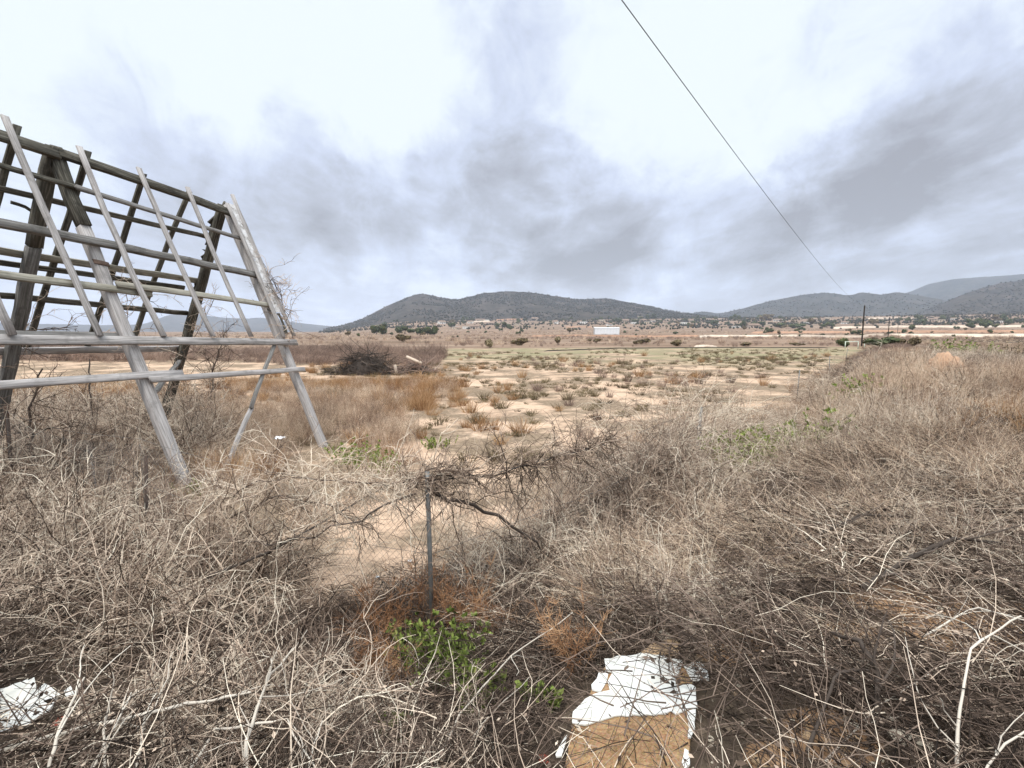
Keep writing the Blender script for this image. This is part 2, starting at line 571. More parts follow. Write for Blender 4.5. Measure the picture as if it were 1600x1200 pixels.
# the bank: dark litter with bare orange soil
lit = ramp(nt, n_fine.outputs[0], [(.3, (.035, .026, .02)), (.55, (.10, .075, .055)), (.75, (.22, .165, .12))])
soil = ramp(nt, n_fine.outputs[0], [(.3, (.15, .085, .05)), (.5, (.33, .20, .115)), (.75, (.54, .37, .235))])
aS = nn(nt, 'ShaderNodeAttribute', attribute_name='bare').outputs['Fac']
sm = ramp(nt, math_node(nt, 'ADD', aS, math_node(nt, 'MULTIPLY', math_node(nt, 'SUBTRACT', n_veg.outputs[0], .5), .9)), [(.42, (0, 0, 0)), (.6, (1, 1, 1))])
c_bank = mixc(nt, sm, lit, soil)
# the plain beyond
mpf = nn(nt, 'ShaderNodeMapping')
mpf.inputs['Scale'].default_value = (.28, 1, 1)
mpf.inputs['Rotation'].default_value = (0, 0, .12)
nt.links.new(pos, mpf.inputs[0])
f1 = noise(nt, mpf.outputs[0], 0.016, 6, 0.66)
f2 = noise(nt, mpf.outputs[0], 0.10, 7, 0.7)
c_far = ramp(nt, f1.outputs[0], [(.30, (.10, .085, .055)), (.40, (.22, .155, .11)), (.47, (.36, .27, .21)), (.52, (.22, .135, .095)), (.58, (.33, .24, .18)), (.66, (.14, .12, .075)), (.75, (.30, .23, .165))])
c_far = mixc(nt, 0.55, c_far, ramp(nt, f2.outputs[0], [(.36, (.06, .052, .034)), (.46, (.20, .145, .105)), (.54, (.36, .265, .2)), (.66, (.47, .37, .28))]))
c_far = mixc(nt, 1.0, c_far, (.80, .77, .75), 'MULTIPLY')
c = mixc(nt, aF, c_far, c_field)
c = mixc(nt, aB, c, c_bank)
nt.links.new(c, b.inputs['Base Color'])
bp = nn(nt, 'ShaderNodeBump')
bp.inputs['Strength'].default_value = 0.6
bp.inputs['Distance'].default_value = 0.03
nt.links.new(n_fine.outputs[0], bp.inputs['Height'])
nt.links.new(bp.outputs[0], b.inputs['Normal'])
b.inputs['Roughness'].default_value = 1.0
b.inputs['Specular IOR Level'].default_value = 0.05
bare = np.zeros(len(V))
for (px, py, rr) in [(1390, 930, .28), (1330, 990, .14), (1300, 1150, .17), (1205, 1185, .10), (1240, 880, .25), (1400, 860, .3), (1480, 985, .25), (1150, 1010, .2), (1475, 620, 1.2), (1560, 960, .3)]:
    q = onland(px, py)
    bare = np.maximum(bare, sstep(rr * 1.6, rr * .3, np.hypot(V[:, 0] - q[0], V[:, 1] - q[1])))
greenish = sstep(35, 58, V[:, 1] + .25 * V[:, 0]) * sstep(-25, 5, V[:, 0] + 8)
greenish = np.maximum(greenish, sstep(9, 3, np.hypot(V[:, 0] + 24, (V[:, 1] - 21) * 1.2)))
me = mk_mesh('ground', V, [T3, Q], [mg], {'bank': bank, 'field': fieldm, 'greenish': greenish, 'bare': bare * sstep(-.3, .4, dV)}, True)
tag(link('ground', me), kind='structure')


# ------------------------------------------------------------------ hills
def hill_mat(name, stops, s1, s2):
    m, nt, b = new_mat(name)
    geo = nn(nt, 'ShaderNodeNewGeometry')
    a = noise(nt, geo.outputs['Position'], s1, 6, 0.65)
    b2 = noise(nt, geo.outputs['Position'], s2, 4, 0.6)
    c = ramp(nt, math_node(nt, 'ADD', math_node(nt, 'MULTIPLY', a.outputs[0], .55), math_node(nt, 'MULTIPLY', b2.outputs[0], .45)), stops)
    nt.links.new(c, b.inputs['Base Color'])
    b.inputs['Roughness'].default_value = 1
    b.inputs['Specular IOR Level'].default_value = 0
    return m


M_HILL = hill_mat('scrubby_hillside', [(.36, (.022, .021, .018)), (.48, (.046, .042, .035)), (.58, (.082, .068, .058)), (.7, (.14, .11, .095))], .012, .09)
M_MOUNT = hill_mat('wooded_mountain', [(.36, (.025, .028, .025)), (.5, (.05, .05, .044)), (.66, (.09, .08, .07))], .006, .05)


def hill(name, prof, dist, depth_front, depth_back, mat, seed, rough=14.0, gully=220.0):
    """a ridge whose crest follows the skyline bearings at its own distance, with spurs and gullies towards the viewer"""
    prof = np.array(prof, float)
    n = 260
    px = np.linspace(prof[0, 0], prof[-1, 0], n)
    py = np.interp(px, prof[:, 0], prof[:, 1])
    ker = np.ones(7) / 7
    py = np.convolve(np.pad(py, 3, 'edge'), ker, 'valid')
    dirs = np.array([ray(a, b_) for a, b_ in zip(px, py)])
    crest_d = dist * (1 + .10 * (fbm(px * .012, px * 0, 3, seed) - .5))
    P = EYE[None] + dirs * (crest_d / np.hypot(dirs[:, 0], dirs[:, 1]))[:, None]
    hv = unit(dirs[:, :2])
    rows = 64
    s = np.concatenate([np.linspace(-1, 0, 44), np.linspace(0, 1, rows - 44 + 1)[1:]])
    X = np.zeros((rows, n)); Y = X.copy(); Z = X.copy()
    for i, t in enumerate(s):
        off = t * (depth_front if t < 0 else depth_back)
        X[i] = P[:, 0] + hv[:, 0] * off
        Y[i] = P[:, 1] + hv[:, 1] * off
        base = gz(X[i], Y[i]) - 6
        k = (1 - abs(t)) ** (1.15 if t < 0 else 1.0)
        g = (fbm(X[i] / gully, Y[i] / gully, 5, seed + 3) - .5)
        g2 = np.abs(fbm(X[i] / gully * 2.2, Y[i] / gully * 2.2, 4, seed + 9) - .5)
        amp = np.clip(P[:, 2] - base, 5, None)
        Z[i] = base + amp * np.clip(k + (g * .5 - g2 * .3) * (1 - k) * k * 2.2, -.2, 1) + rough * .12 * (fbm(X[i] / 14, Y[i] / 14, 2, seed + 5) - .5) * (1 if abs(t) > .02 else 2)
    I = np.arange(rows * n).reshape(rows, n)
    Q = np.stack([I[:-1, :-1], I[:-1, 1:], I[1:, 1:], I[1:, :-1]], -1).reshape(-1, 4)
    me = mk_mesh(name, np.stack([X, Y, Z], -1).reshape(-1, 3), [Q], [mat], None, True)
    o = tag(link(name, me), kind='structure')
    return np.stack([X, Y, Z], -1)


H1 = hill('hills', [(505, 514), (530, 510), (560, 501), (600, 480), (640, 463), (660, 458), (685, 464), (712, 469), (728, 465), (755, 458), (790, 455), (830, 457), (870, 463), (905, 468), (950, 466), (1000, 476), (1050, 486), (1090, 492), (1130, 497), (1180, 503)], 2100, 720, 500, M_HILL, 2)
H2 = hill('hills', [(1040, 498), (1075, 491), (1098, 486), (1125, 490), (1160, 482), (1200, 471), (1250, 461), (1290, 457), (1330, 462), (1346, 456), (1372, 460), (1382, 461), (1395, 456), (1420, 459), (1460, 466), (1520, 480), (1600, 492)], 3000, 900, 700, M_MOUNT, 14)
H3 = hill('hills', [(1330, 480), (1370, 468), (1400, 462), (1422, 456), (1450, 444), (1490, 436), (1530, 433), (1580, 430), (1640, 424), (1720, 418), (1820, 424), (1950, 450)], 4600, 1300, 900, M_MOUNT, 31)
H4 = hill('hills', [(1400, 497), (1440, 486), (1480, 470), (1520, 454), (1560, 443), (1610, 436), (1680, 432), (1800, 440), (1950, 470)], 2500, 800, 600, M_HILL, 41)
H5 = hill('hills', [(-260, 506), (-100, 500), (60, 506), (170, 508), (225, 507), (243, 500), (262, 492), (300, 490), (345, 496), (380, 498), (412, 496), (430, 500), (480, 506), (540, 512), (600, 515)], 5200, 900, 700, M_MOUNT, 52)


# ------------------------------------------------------------------ instanced stuff (uncountable vegetation)
def source(name, meshes):
    c = bpy.data.collections.new(name)
    for i, m in enumerate(meshes):
        o = bpy.data.objects.new('%s_%02d' % (name, i), m)
        c.objects.link(o)
    return c


def scatter(name, src, P, scl, rot, label, cat, g=None):
    g = g or rng
    P = np.asarray(P, np.float32)
    n = len(P)
    me = bpy.data.meshes.new(name)
    me.vertices.add(n)
    me.vertices.foreach_set('co', P.ravel())
    a = me.attributes.new('rot', 'FLOAT_VECTOR', 'POINT')
    a.data.foreach_set('vector', np.asarray(rot, np.float32).ravel())
    scl = np.asarray(scl, np.float32)
    if scl.ndim == 1:
        scl = np.repeat(scl[:, None], 3, 1)
    a = me.attributes.new('scl', 'FLOAT_VECTOR', 'POINT')
    a.data.foreach_set('vector', scl.ravel())
    a = me.attributes.new('idx', 'INT', 'POINT')
    a.data.foreach_set('value', g.integers(0, len(src.objects), n).astype(np.int32))
    o = link(name, me)
    ng = bpy.data.node_groups.new(name + '_spread', 'GeometryNodeTree')
    ng.interface.new_socket('Geometry', in_out='INPUT', socket_type='NodeSocketGeometry')
    ng.interface.new_socket('Geometry', in_out='OUTPUT', socket_type='NodeSocketGeometry')
    gi, go = ng.nodes.new('NodeGroupInput'), ng.nodes.new('NodeGroupOutput')
    ip = ng.nodes.new('GeometryNodeInstanceOnPoints')
    ci = ng.nodes.new('GeometryNodeCollectionInfo')
    ci.inputs['Collection'].default_value = src
    ci.inputs['Separate Children'].default_value = True
    ci.inputs['Reset Children'].default_value = True
    ip.inputs['Pick Instance'].default_value = True

    def na_(t, nm):
        q = ng.nodes.new('GeometryNodeInputNamedAttribute')
        q.data_type = t
        q.inputs[0].default_value = nm
        return q.outputs[0]
    e2r = ng.nodes.new('FunctionNodeEulerToRotation')
    L = ng.links.new
    L(na_('FLOAT_VECTOR', 'rot'), e2r.inputs[0])
    L(gi.outputs[0], ip.inputs['Points'])
    L(ci.outputs[0], ip.inputs['Instance'])
    L(na_('INT', 'idx'), ip.inputs['Instance Index'])
    L(e2r.outputs[0], ip.inputs['Rotation'])
    L(na_('FLOAT_VECTOR', 'scl'), ip.inputs['Scale'])
    L(ip.outputs[0], go.inputs[0])
    md = o.modifiers.new('spread', 'NODES')
    md.node_group = ng
    return tag(o, label, cat, kind='stuff')


def rots(n, tilt=0.25, g=None):
    g = g or rng
    r = np.zeros((n, 3))
    r[:, :2] = g.normal(size=(n, 2)) * tilt
    r[:, 2] = g.uniform(0, 2 * np.pi, n)
    return r


def disc(n, r, g):
    a = g.uniform(0, 2 * np.pi, n)
    q = r * np.sqrt(g.uniform(0, 1, n))
    return np.stack([np.cos(a) * q, np.sin(a) * q, np.zeros(n)], -1)


def tangle_mesh(seed, mat, n=38, rad=.45, hgt=.75, thick=1.0, kid=4, gk=5):
    g = np.random.default_rng(seed)
    G = Geo()
    P = disc(n, rad, g)
    el = g.uniform(.25, 1.45, n)
    az = g.uniform(0, 2 * np.pi, n)
    D = np.stack([np.cos(az) * np.cos(el), np.sin(az) * np.cos(el), np.sin(el)], -1)
    L = g.uniform(.7, 1.5, n) * hgt
    m = walk(P, D, L, 9, .22, .10, g)
    tn = np.clip(g.normal(.50, .27, n), 0, 1)
    add_strands(G, m, g.uniform(.0028, .0066, n) * thick, .0018 * thick, tn)
    i, P, D = kids(m, n * kid, .75, g)
    k1 = walk(P, D, g.uniform(.15, .5, len(P)) * hgt, 6, .26, .04, g)
    add_strands(G, k1, g.uniform(.0018, .0036, len(P)) * thick, .0011 * thick, np.clip(tn[i] + g.normal(.05, .18, len(i)), 0, 1))
    i2, P, D = kids(k1, n * gk, .9, g)
    k2 = walk(P, D, g.uniform(.05, .2, len(P)) * hgt, 3, .25, 0, g)
    add_strands(G, k2, .0014 * thick, .0007 * thick, np.clip(g.normal(.5, .24, len(i2)), 0, 1))
    return G.mesh('dry_tangle', mat)


def straw_mesh(seed, mat, n=130, spread=.34, up=.5, thick=1.0, L0=.75, flow=.55):
    g = np.random.default_rng(seed)
    G = Geo()
    P = disc(n, spread, g)
    az = g.normal(0, 1.0, n) if flow else g.uniform(0, 6.28, n)
    el = np.abs(g.normal(up, .35, n))
    D = np.stack([np.cos(az) * np.cos(el), np.sin(az) * np.cos(el), np.sin(el)], -1)
    m = walk(P, D, g.uniform(.4, 1.2, n) * L0, 7, .21, .12, g)
    m[..., 2] = np.maximum(m[..., 2], .004)
    tn = np.clip(g.normal(.52, .28, n), 0, 1)
    add_strands(G, m, g.uniform(.0013, .0034, n) * thick, .0008 * thick, tn)
    i, P, D = kids(m, n, .5, g, 2)
    k1 = walk(P, D, g.uniform(.06, .22, len(P)), 3, .2, .03, g)
    add_strands(G, k1, .0009 * thick, .0005 * thick, np.clip(tn[i] + .1, 0, 1))
    return G.mesh('straw', mat)


def litter_mesh(seed, mat, n=170, rad=.5, h=.10):
    g = np.random.default_rng(seed)
    G = Geo()
    P = disc(n, rad, g)
    P[:, 2] = g.uniform(0, h, n)
    az = g.uniform(0, 6.28, n)
    D = np.stack([np.cos(az), np.sin(az), g.normal(.05, .22, n)], -1)
    m = walk(P, D, g.uniform(.12, .5, n), 4, .16, .03, g)
    m[..., 2] = np.maximum(m[..., 2], .002)
    add_strands(G, m, g.uniform(.001, .0035, n), .0009, np.clip(g.normal(.45, .25, n), 0, 1))
    k = 150
    P = disc(k, rad, g)
    P[:, 2] = g.uniform(.004, h * .7, k)
    e1 = unit(g.normal(size=(k, 3)) * [1, 1, .4])
    e2 = unit(np.cross(e1, g.normal(size=(k, 3))))
    L = g.uniform(.006, .02, k)[:, None]
    V = np.stack([P - e1 * L, P + e2 * L * .5, P + e1 * L, P - e2 * L * .5], 1).reshape(-1, 3)
    G.add(V, np.arange(k * 4).reshape(-1, 4), np.repeat(np.clip(g.normal(.36, .2, k), 0, .7), 4))
    return G.mesh('litter', mat)


def weed_mesh(seed, mat, n=60, hgt=.65, thick=1.0, fuzz=7, rad=.28):
    g = np.random.default_rng(seed)
    G = Geo()
    P = disc(n, rad, g)
    D = np.stack([g.normal(0, .3, n), g.normal(0, .3, n), np.ones(n)], -1)
    m = walk(P, D, g.uniform(.55, 1.1, n) * hgt, 6, .10, .02, g)
    tn = np.clip(g.normal(.45, .2, n), 0, 1)
    add_strands(G, m, .0018 * thick, .0008 * thick, tn)
    i, P, D = kids(m, n * fuzz, .7, g, 2)
    k1 = walk(P, D, g.uniform(.05, .22, len(P)) * hgt, 3, .3, 0, g)
    add_strands(G, k1, .0012 * thick, .0007 * thick, np.clip(tn[i] + g.normal(.12, .18, len(i)), 0, 1))
    return G.mesh('weed', mat)


def tuft_mesh(seed, mat, n=85, hgt=.38, thick=1.0, lean=.45, rad=.09):
    g = np.random.default_rng(seed)
    G = Geo()
    P = disc(n, rad, g)
    D = np.concatenate([P[:, :2] / rad * lean + g.normal(0, .22, (n, 2)), np.ones((n, 1))], 1)
    m = walk(P, D, g.uniform(.45, 1.1, n) * hgt, 4, .1, .05, g)
    add_strands(G, m, .0035 * thick, .0012 * thick, np.clip(g.normal(.5, .22, n), 0, 1))
    return G.mesh('tuft', mat)


def leafy_geo(g, n=30, hgt=.4, leaves=14, leaf=.03, rad=.12, lean=.35):
    G = Geo()
    P = disc(n, rad, g)
    D = np.concatenate([P[:, :2] / rad * lean + g.normal(0, .15, (n, 2)), np.ones((n, 1))], 1)
    m = walk(P, D, g.uniform(.5, 1.1, n) * hgt, 6, .1, .0, g)
    S = Geo()
    add_strands(S, m, .002, .001, g.uniform(.1, .5, n))
    i, P, D = kids(m, n * leaves, 1.0, g, 2)
    D = unit(D + np.array([0, 0, .35]))
    sd = unit(np.cross(D, g.normal(size=D.shape)))
    nu = np.cross(D, sd)
    L = g.uniform(.6, 1.3, len(P))[:, None] * leaf
    w_ = L * .27
    V = np.stack([P, P + D * L * .5 + sd * w_ + nu * L * .06, P + D * L, P + D * L * .5 - sd * w_ + nu * L * .06], 1)
    I = np.arange(len(P) * 4).reshape(-1, 4)
    G.add(V.reshape(-1, 3), I, np.repeat(np.clip(g.normal(.55, .22, len(P)), 0, 1), 4))
    return S, G


S_TANGLE = source('tangle_source', [tangle_mesh(100 + i, M_TANGLE) for i in range(6)])
S_TANGLED = source('dark_tangle_source', [tangle_mesh(140 + i, M_DARK, 40, .45, .55) for i in range(4)])
S_STRAW = source('straw_source', [straw_mesh(200 + i, M_STRAW) for i in range(6)])
S_LITTER = source('litter_source', [litter_mesh(300 + i, M_DARK) for i in range(4)])
S_LITTERP = source('pale_litter_source', [litter_mesh(320 + i, M_TANGLE, 120, .5, .06) for i in range(4)])
S_WEED = source('weed_source', [weed_mesh(400 + i, M_WEED) for i in range(5)])
S_WEEDG = source('grey_weed_source', [weed_mesh(420 + i, M_TANGLE, 55, .6, 1.0, 8) for i in range(4)])
S_FARBRUSH = source('far_brush_source', [weed_mesh(440 + i, M_BRUSH, 50, .7, 3.2, 5, .4) for i in range(4)])
S_FARSTRAW = source('far_straw_source', [tuft_mesh(460 + i, M_WEED, 60, .4, 2.2, .6, .3) for i in range(4)])
S_GOLD = source('gold_source', [tuft_mesh(480 + i, M_GOLD, 90, .42, 1.0, .55, .16) for i in range(4)])


def land(xy):
    xy = np.asarray(xy, float)
    return np.column_stack([xy, gz(xy[:, 0], xy[:, 1])])


def sample(n, x0, x1, y0, y1, keep, g=None):
    g = g or rng
    outp = []
    tot = 0
    while tot < n:
        q = np.column_stack([g.uniform(x0, x1, n * 3), g.uniform(y0, y1, n * 3)])
        q = q[g.uniform(0, 1, len(q)) < keep(q[:, 0], q[:, 1])]
        outp.append(q)
        tot += len(q)
    return np.concatenate(outp)[:n]


def pxl(x, y):
    """column of the photograph in which a place on the ground lies"""
    return 800 + F * x / np.maximum(y, .1)


# clear spots: boards, the plants by the post and bare soil stay open
CLEAR = [(onland(px, py), rr) for px, py, rr in [(1000, 1075, .45), (1060, 1060, .45), (1110, 1100, .22), (965, 1150, .42), (1050, 1150, .42), (1000, 1195, .40), (960, 1270, .4), (1040, 1280, .35), (40, 1105, .42), (20, 1140, .35), (70, 1150, .3), (1530, 568, 1.6), (1490, 562, 1.4), (1390, 930, .30), (1300, 1150, .2), (1475, 600, 1.1), (1475, 630, .9), (1475, 655, .6), (1240, 880, .2),
                                                 (690, 1075, .36), (745, 1110, .24), (650, 1050, .3), (700, 1150, .3), (620, 1030, .25), (1150, 765, .6), (1205, 745, .6), (1170, 800, .4), (1230, 790, .4), (1280, 715, .5), (1455, 800, .22), (1425, 1175, .2), (1380, 1140, .15), (1330, 1140, .12), (685, 700, .5), (515, 705, .8), (511, 725, .9), (507, 745, .8), (300, 775, .5)]]


def clear(x, y, f=1.0):
    k = np.ones_like(x)
    for q, rr in CLEAR:
        k = k * sstep(rr * .75 * f, rr * 1.25 * f, np.hypot(x - q[0], y - q[1]))
    return k


BOARDS = [(onland(px, py), rr) for px, py, rr in [(1000, 1075, .27), (1050, 1058, .20), (960, 1150, .24), (1030, 1150, .22), (960, 1060, .15), (1000, 1195, .3), (40, 1105, .35), (70, 1120, .25), (690, 1075, .3)]]


def clear_boards(x, y):
    k = np.ones_like(x)
    for q, rr in BOARDS:
        k = k * sstep(rr * .85, rr * 1.15, np.hypot(x - q[0], y - q[1]))
    return k


def bands(x, y, s_, seed, lo=.42, hi=.58):
    return sstep(lo, hi, fbm(x * s_ + 7, y * s_ + 3, 3, seed))


# --- 1 grey tangle along the fence and in the foreground
def k_left(x, y):
    d = toe_dist(x, y)
    c = pxl(x, y)
    near = sstep(-.75, -.2, d) * (y > 1.25)
    gap = 1 - .95 * sstep(-2.7, -2.1, x) * sstep(1.3, .7, d) * (x < 1.0)
    return near * gap * sstep(570, 400, c) * clear(x, y)


p = sample(480, -11, 0, 1.2, 10.5, k_left)
d = toe_dist(p[:, 0], p[:, 1])
sc = rng.uniform(.72, 1.2, len(p)) * (1.0 - .42 * sstep(.9, 2.6, d)) * (.6 + .8 * fbm(p[:, 0], p[:, 1], 2, 4))
sc *= sstep(.8, 2.6, p[:, 1]) * .5 + .5
sc *= 1 - .5 * sstep(400, 470, pxl(p[:, 0], p[:, 1])) * sstep(2.2, 2.9, p[:, 1])
sc *= 1 - .68 * sstep(170, 230, pxl(p[:, 0], p[:, 1])) * sstep(400, 330, pxl(p[:, 0], p[:, 1])) * sstep(4.5, 5.5, p[:, 1])
scatter('dry_brush', S_TANGLE, land(p), sc, rots(len(p), .3), 'tangled grey dry brush filling the foreground before the billboard frame', 'dry brush')


def k_right(x, y):
    d = toe_dist(x, y)
    return sstep(-.5, .1, d) * sstep(5.5, 2.5, d) * (pxl(x, y) > 960) * clear(x, y) * sstep(12, 7, y) * (.12 + .88 * bands(x, y, .8, 17))


p = sample(250, .5, 9, 1.3, 12, k_right)
d = toe_dist(p[:, 0], p[:, 1])
sc = rng.uniform(.45, .9, len(p)) * (1 - .4 * sstep(.8, 2.5, d))
r = rots(len(p), .55)
scatter('dry_brush', S_TANGLE, land(p), sc, r, 'grey twiggy brush mixed into the straw on the bank', 'dry brush')
p = sample(20, -3.8, -2.3, 3.6, 6.8, lambda x, y: sstep(.35, .1, np.abs(toe_dist(x, y) - .05)))
scatter('dry_brush', S_TANGLE, land(p), rng.uniform(.75, 1.1, len(p)), rots(len(p), .3), 'open grey brush caught in the wire before the sandy gap', 'dry brush')
p = sample(16, -.6, 1.6, 3.6, 7.5, lambda x, y: sstep(.3, .1, np.abs(toe_dist(x, y) + .1)))
scatter('dry_brush', S_TANGLE, land(p), rng.uniform(.8, 1.1, len(p)), rots(len(p), .3), 'open twiggy brush in the wire just past the bare post', 'dry brush')
# denser bushes along the fence between the bare post and the overgrown one
p = sample(120, -.2, 6, 4.2, 12, lambda x, y: sstep(-.55, -.15, toe_dist(x, y)) * sstep(1.5, .6, toe_dist(x, y)) * sstep(.2, 1.4, x))
scatter('dry_brush', S_TANGLE, land(p), rng.uniform(.65, 1.05, len(p)), rots(len(p), .3), 'thick grey brush along the fence beyond the bare post', 'dry brush')
p = sample(60, -.6, 4.5, 4.0, 10, lambda x, y: sstep(-2.6, -1.6, toe_dist(x, y)) * sstep(0, -.5, toe_dist(x, y)))
scatter('dry_weeds', S_WEEDG, land(p), rng.uniform(.5, .9, len(p)), rots(len(p), .3), 'thin grey weeds on the sand just behind the fence', 'dry weeds')

# --- 2 dark litter and twigs on the slope
p = sample(620, -7, 8, 1.0, 10, lambda x, y: sstep(-.6, 0, toe_dist(x, y)) * clear_boards(x, y) * (.35 + .65 * clear(x, y)) * (np.abs(x) < y * 1.25 + .5))
scatter('twig_litter', S_LITTER, land(p), rng.uniform(.7, 1.3, len(p)), rots(len(p), .12), 'dark fallen twigs matted over the sloping ground', 'twig litter')
p = sample(330, -7, 8, 1.0, 10, lambda x, y: sstep(-.4, 0.2, toe_dist(x, y)) * clear(x, y) * (np.abs(x) < y * 1.25 + .5))
scatter('twig_litter', S_LITTERP, land(p), rng.uniform(.7, 1.3, len(p)), rots(len(p), .15), 'pale broken twigs lying loose over the dark litter', 'twig litter')


def k_mid(x, y):
    c = pxl(x, y)
    return sstep(-.5, 0, toe_dist(x, y)) * sstep(380, 520, c) * sstep(1120, 960, c) * clear(x, y)


p = sample(95, -2.2, 3.5, 1.4, 8, k_mid)
scatter('dark_brush', S_TANGLED, land(p), rng.uniform(.4, .75, len(p)), rots(len(p), .35), 'low dark brown brush around the fence post', 'dry brush')
p = sample(30, -2.2, 3.5, 1.4, 8, k_mid)
scatter('dry_brush', S_TANGLE, land(p), rng.uniform(.35, .55, len(p)), rots(len(p), .4), 'sparse grey twigs over the dark slope below the post', 'dry brush')


# --- 3 straw over the bank
def k_straw(x, y):
    d = toe_dist(x, y)
    return sstep(.1, .9, d) * (pxl(x, y) > 930) * clear(x, y, 1.15) * (.06 + .94 * bands(x, y, .75, 27, .45, .56))


p = sample(400, .2, 15, 1.1, 17, lambda x, y: k_straw(x, y) * sstep(17, 4, y) * (pxl(x, y) < 1750))
r = rots(len(p), .2)
r[:, 2] = rng.normal(2.6, 1.6, len(p))
scatter('straw', S_STRAW, land(p), rng.uniform(.5, 1.0, len(p)), r, 'beige straw lying over the bank in flattened swathes', 'dry grass')


# --- 4 dry weeds along the bank crest, running away to the pole
def k_bank(x, y):
    d = toe_dist(x, y)
    return sstep(-.9, .1, d) * sstep(14, 4, d) * (pxl(x, y) < 1720)


def lumpy(p, lo, hi, seed, s_=.45):
    return lo + (hi - lo) * np.clip((fbm(p[:, 0] * s_, p[:, 1] * s_, 3, seed) - .25) * 2, 0, 1) * rng.uniform(.75, 1.15, len(p)) * np.where((p[:, 0] > 0) & (p[:, 1] > 10.5) & (p[:, 1] < 80) & (toe_dist(p[:, 0], p[:, 1]) > -1.2), .3 + .7 * sstep(.3, 1.8, toe_dist(p[:, 0], p[:, 1])), 1.0)


p = sample(620, 2, 22, 7, 25, lambda x, y: k_bank(x, y) * sstep(6, 9, y) * (.15 + .85 * bands(x, y, .5, 61)) * clear(x, y))
scatter('dry_weeds', S_WEED, land(p), lumpy(p, .35, 1.35, 62), rots(len(p), .16), 'pinkish dry weeds standing along the bank beside the fence', 'dry weeds')
p = sample(420, 2, 22, 7, 25, lambda x, y: k_bank(x, y) * bands(x, y, .4, 33, .48, .58) * clear(x, y))
scatter('dry_weeds', S_WEEDG, land(p), lumpy(p, .5, 1.35, 34), rots(len(p), .25), 'greyer bushy dry weeds among the pinkish ones on the bank', 'dry weeds')
p = sample(240, 2, 24, 7, 30, lambda x, y: k_bank(x, y) * bands(x, y, .35, 39, .50, .58) * clear(x, y))
scatter('dry_brush', S_TANGLE, land(p), lumpy(p, .5, 1.15, 40), rots(len(p), .3), 'clumps of grey brush along the crest of the bank', 'dry brush')
p = sample(130, 2, 24, 7, 30, lambda x, y: k_bank(x, y) * bands(x, y, .4, 49, .52, .6) * clear(x, y))
scatter('golden_grass', S_GOLD, land(p), rng.uniform(.7, 1.3, len(p)), rots(len(p), .2), 'tawny grass between the grey weeds of the bank', 'dry grass')
p = sample(3200, 10, 125, 22, 125, lambda x, y: sstep(-.8, .3, toe_dist(x, y)) * sstep(60, 4, toe_dist(x, y)) * (pxl(x, y) < 1700) * sstep(140, 25, y) * (.2 + .8 * bands(x, y, .12, 55)))
scatter('dry_weeds', S_FARSTRAW, land(p), lumpy(p, .6, 1.5, 56, .15) * (1 - .45 * sstep(30, 60, p[:, 1])), rots(len(p), .15), 'distant pale dry grass covering the bank and the waste land beside it', 'dry grass')
p = sample(200, 10, 60, 22, 62, lambda x, y: sstep(-.6, .5, toe_dist(x, y)) * sstep(6, 2, toe_dist(x, y)) * (pxl(x, y) < 1700) * bands(x, y, .12, 57, .46, .56))
scatter('dry_weeds', S_FARBRUSH, land(p), lumpy(p, .5, 1.2, 58, .15) * (1 - .5 * sstep(30, 60, p[:, 1])), rots(len(p), .15), 'darker dry brush along the far run of the bank', 'dry weeds')

# --- 5 rough grass behind the fence, at the foot of the frame
p = sample(900, -22, -.5, 6, 24, lambda x, y: sstep(-.3, -1.0, toe_dist(x, y)) * sstep(26, 9, y) * sstep(-1.2, -3.6, x + (y - 8) * .02) * (.25 + .75 * sstep(.40, .55, fbm(x * .35, y * .35, 3, 71))) * (pxl(x, y) > -120) * clear(x, y))
scatter('dry_weeds', S_WEED, land(p), rng.uniform(.6, 1.1, len(p)), rots(len(p), .2), 'rough brownish weeds around the feet of the billboard frame', 'dry weeds')
p = sample(420, -22, -1, 8, 26, lambda x, y: sstep(-.8, -1.6, toe_dist(x, y)) * sstep(-1.5, -3.5, x) * sstep(.48, .58, fbm(x * .3 + 5, y * .3, 3, 77)) * (pxl(x, y) > -120))
scatter('golden_grass', S_GOLD, land(p), rng.uniform(.8, 1.5, len(p)), rots(len(p), .15), 'tawny grass growing thick behind the billboard frame', 'dry grass')
p = sample(330, -18, -5.5, 7, 16, lambda x, y: sstep(-.6, -1.2, toe_dist(x, y)) * (pxl(x, y) < 330) * (pxl(x, y) > -120))
scatter('dry_brush', S_TANGLE, land(p), rng.uniform(.8, 1.4, len(p)), rots(len(p), .25), 'grey brush growing behind the lower rails of the frame', 'dry brush')
p = sample(70, 1.8, 4.6, 6.6, 9.6, lambda x, y: sstep(-1.1, -.2, toe_dist(x, y)) * sstep(.9, 0, toe_dist(x, y)))
scatter('dry_weeds', S_WEEDG, land(p), rng.uniform(.7, 1.0, len(p)), rots(len(p), .2), 'grey weeds crowding the foot of the overgrown fence post', 'dry weeds')

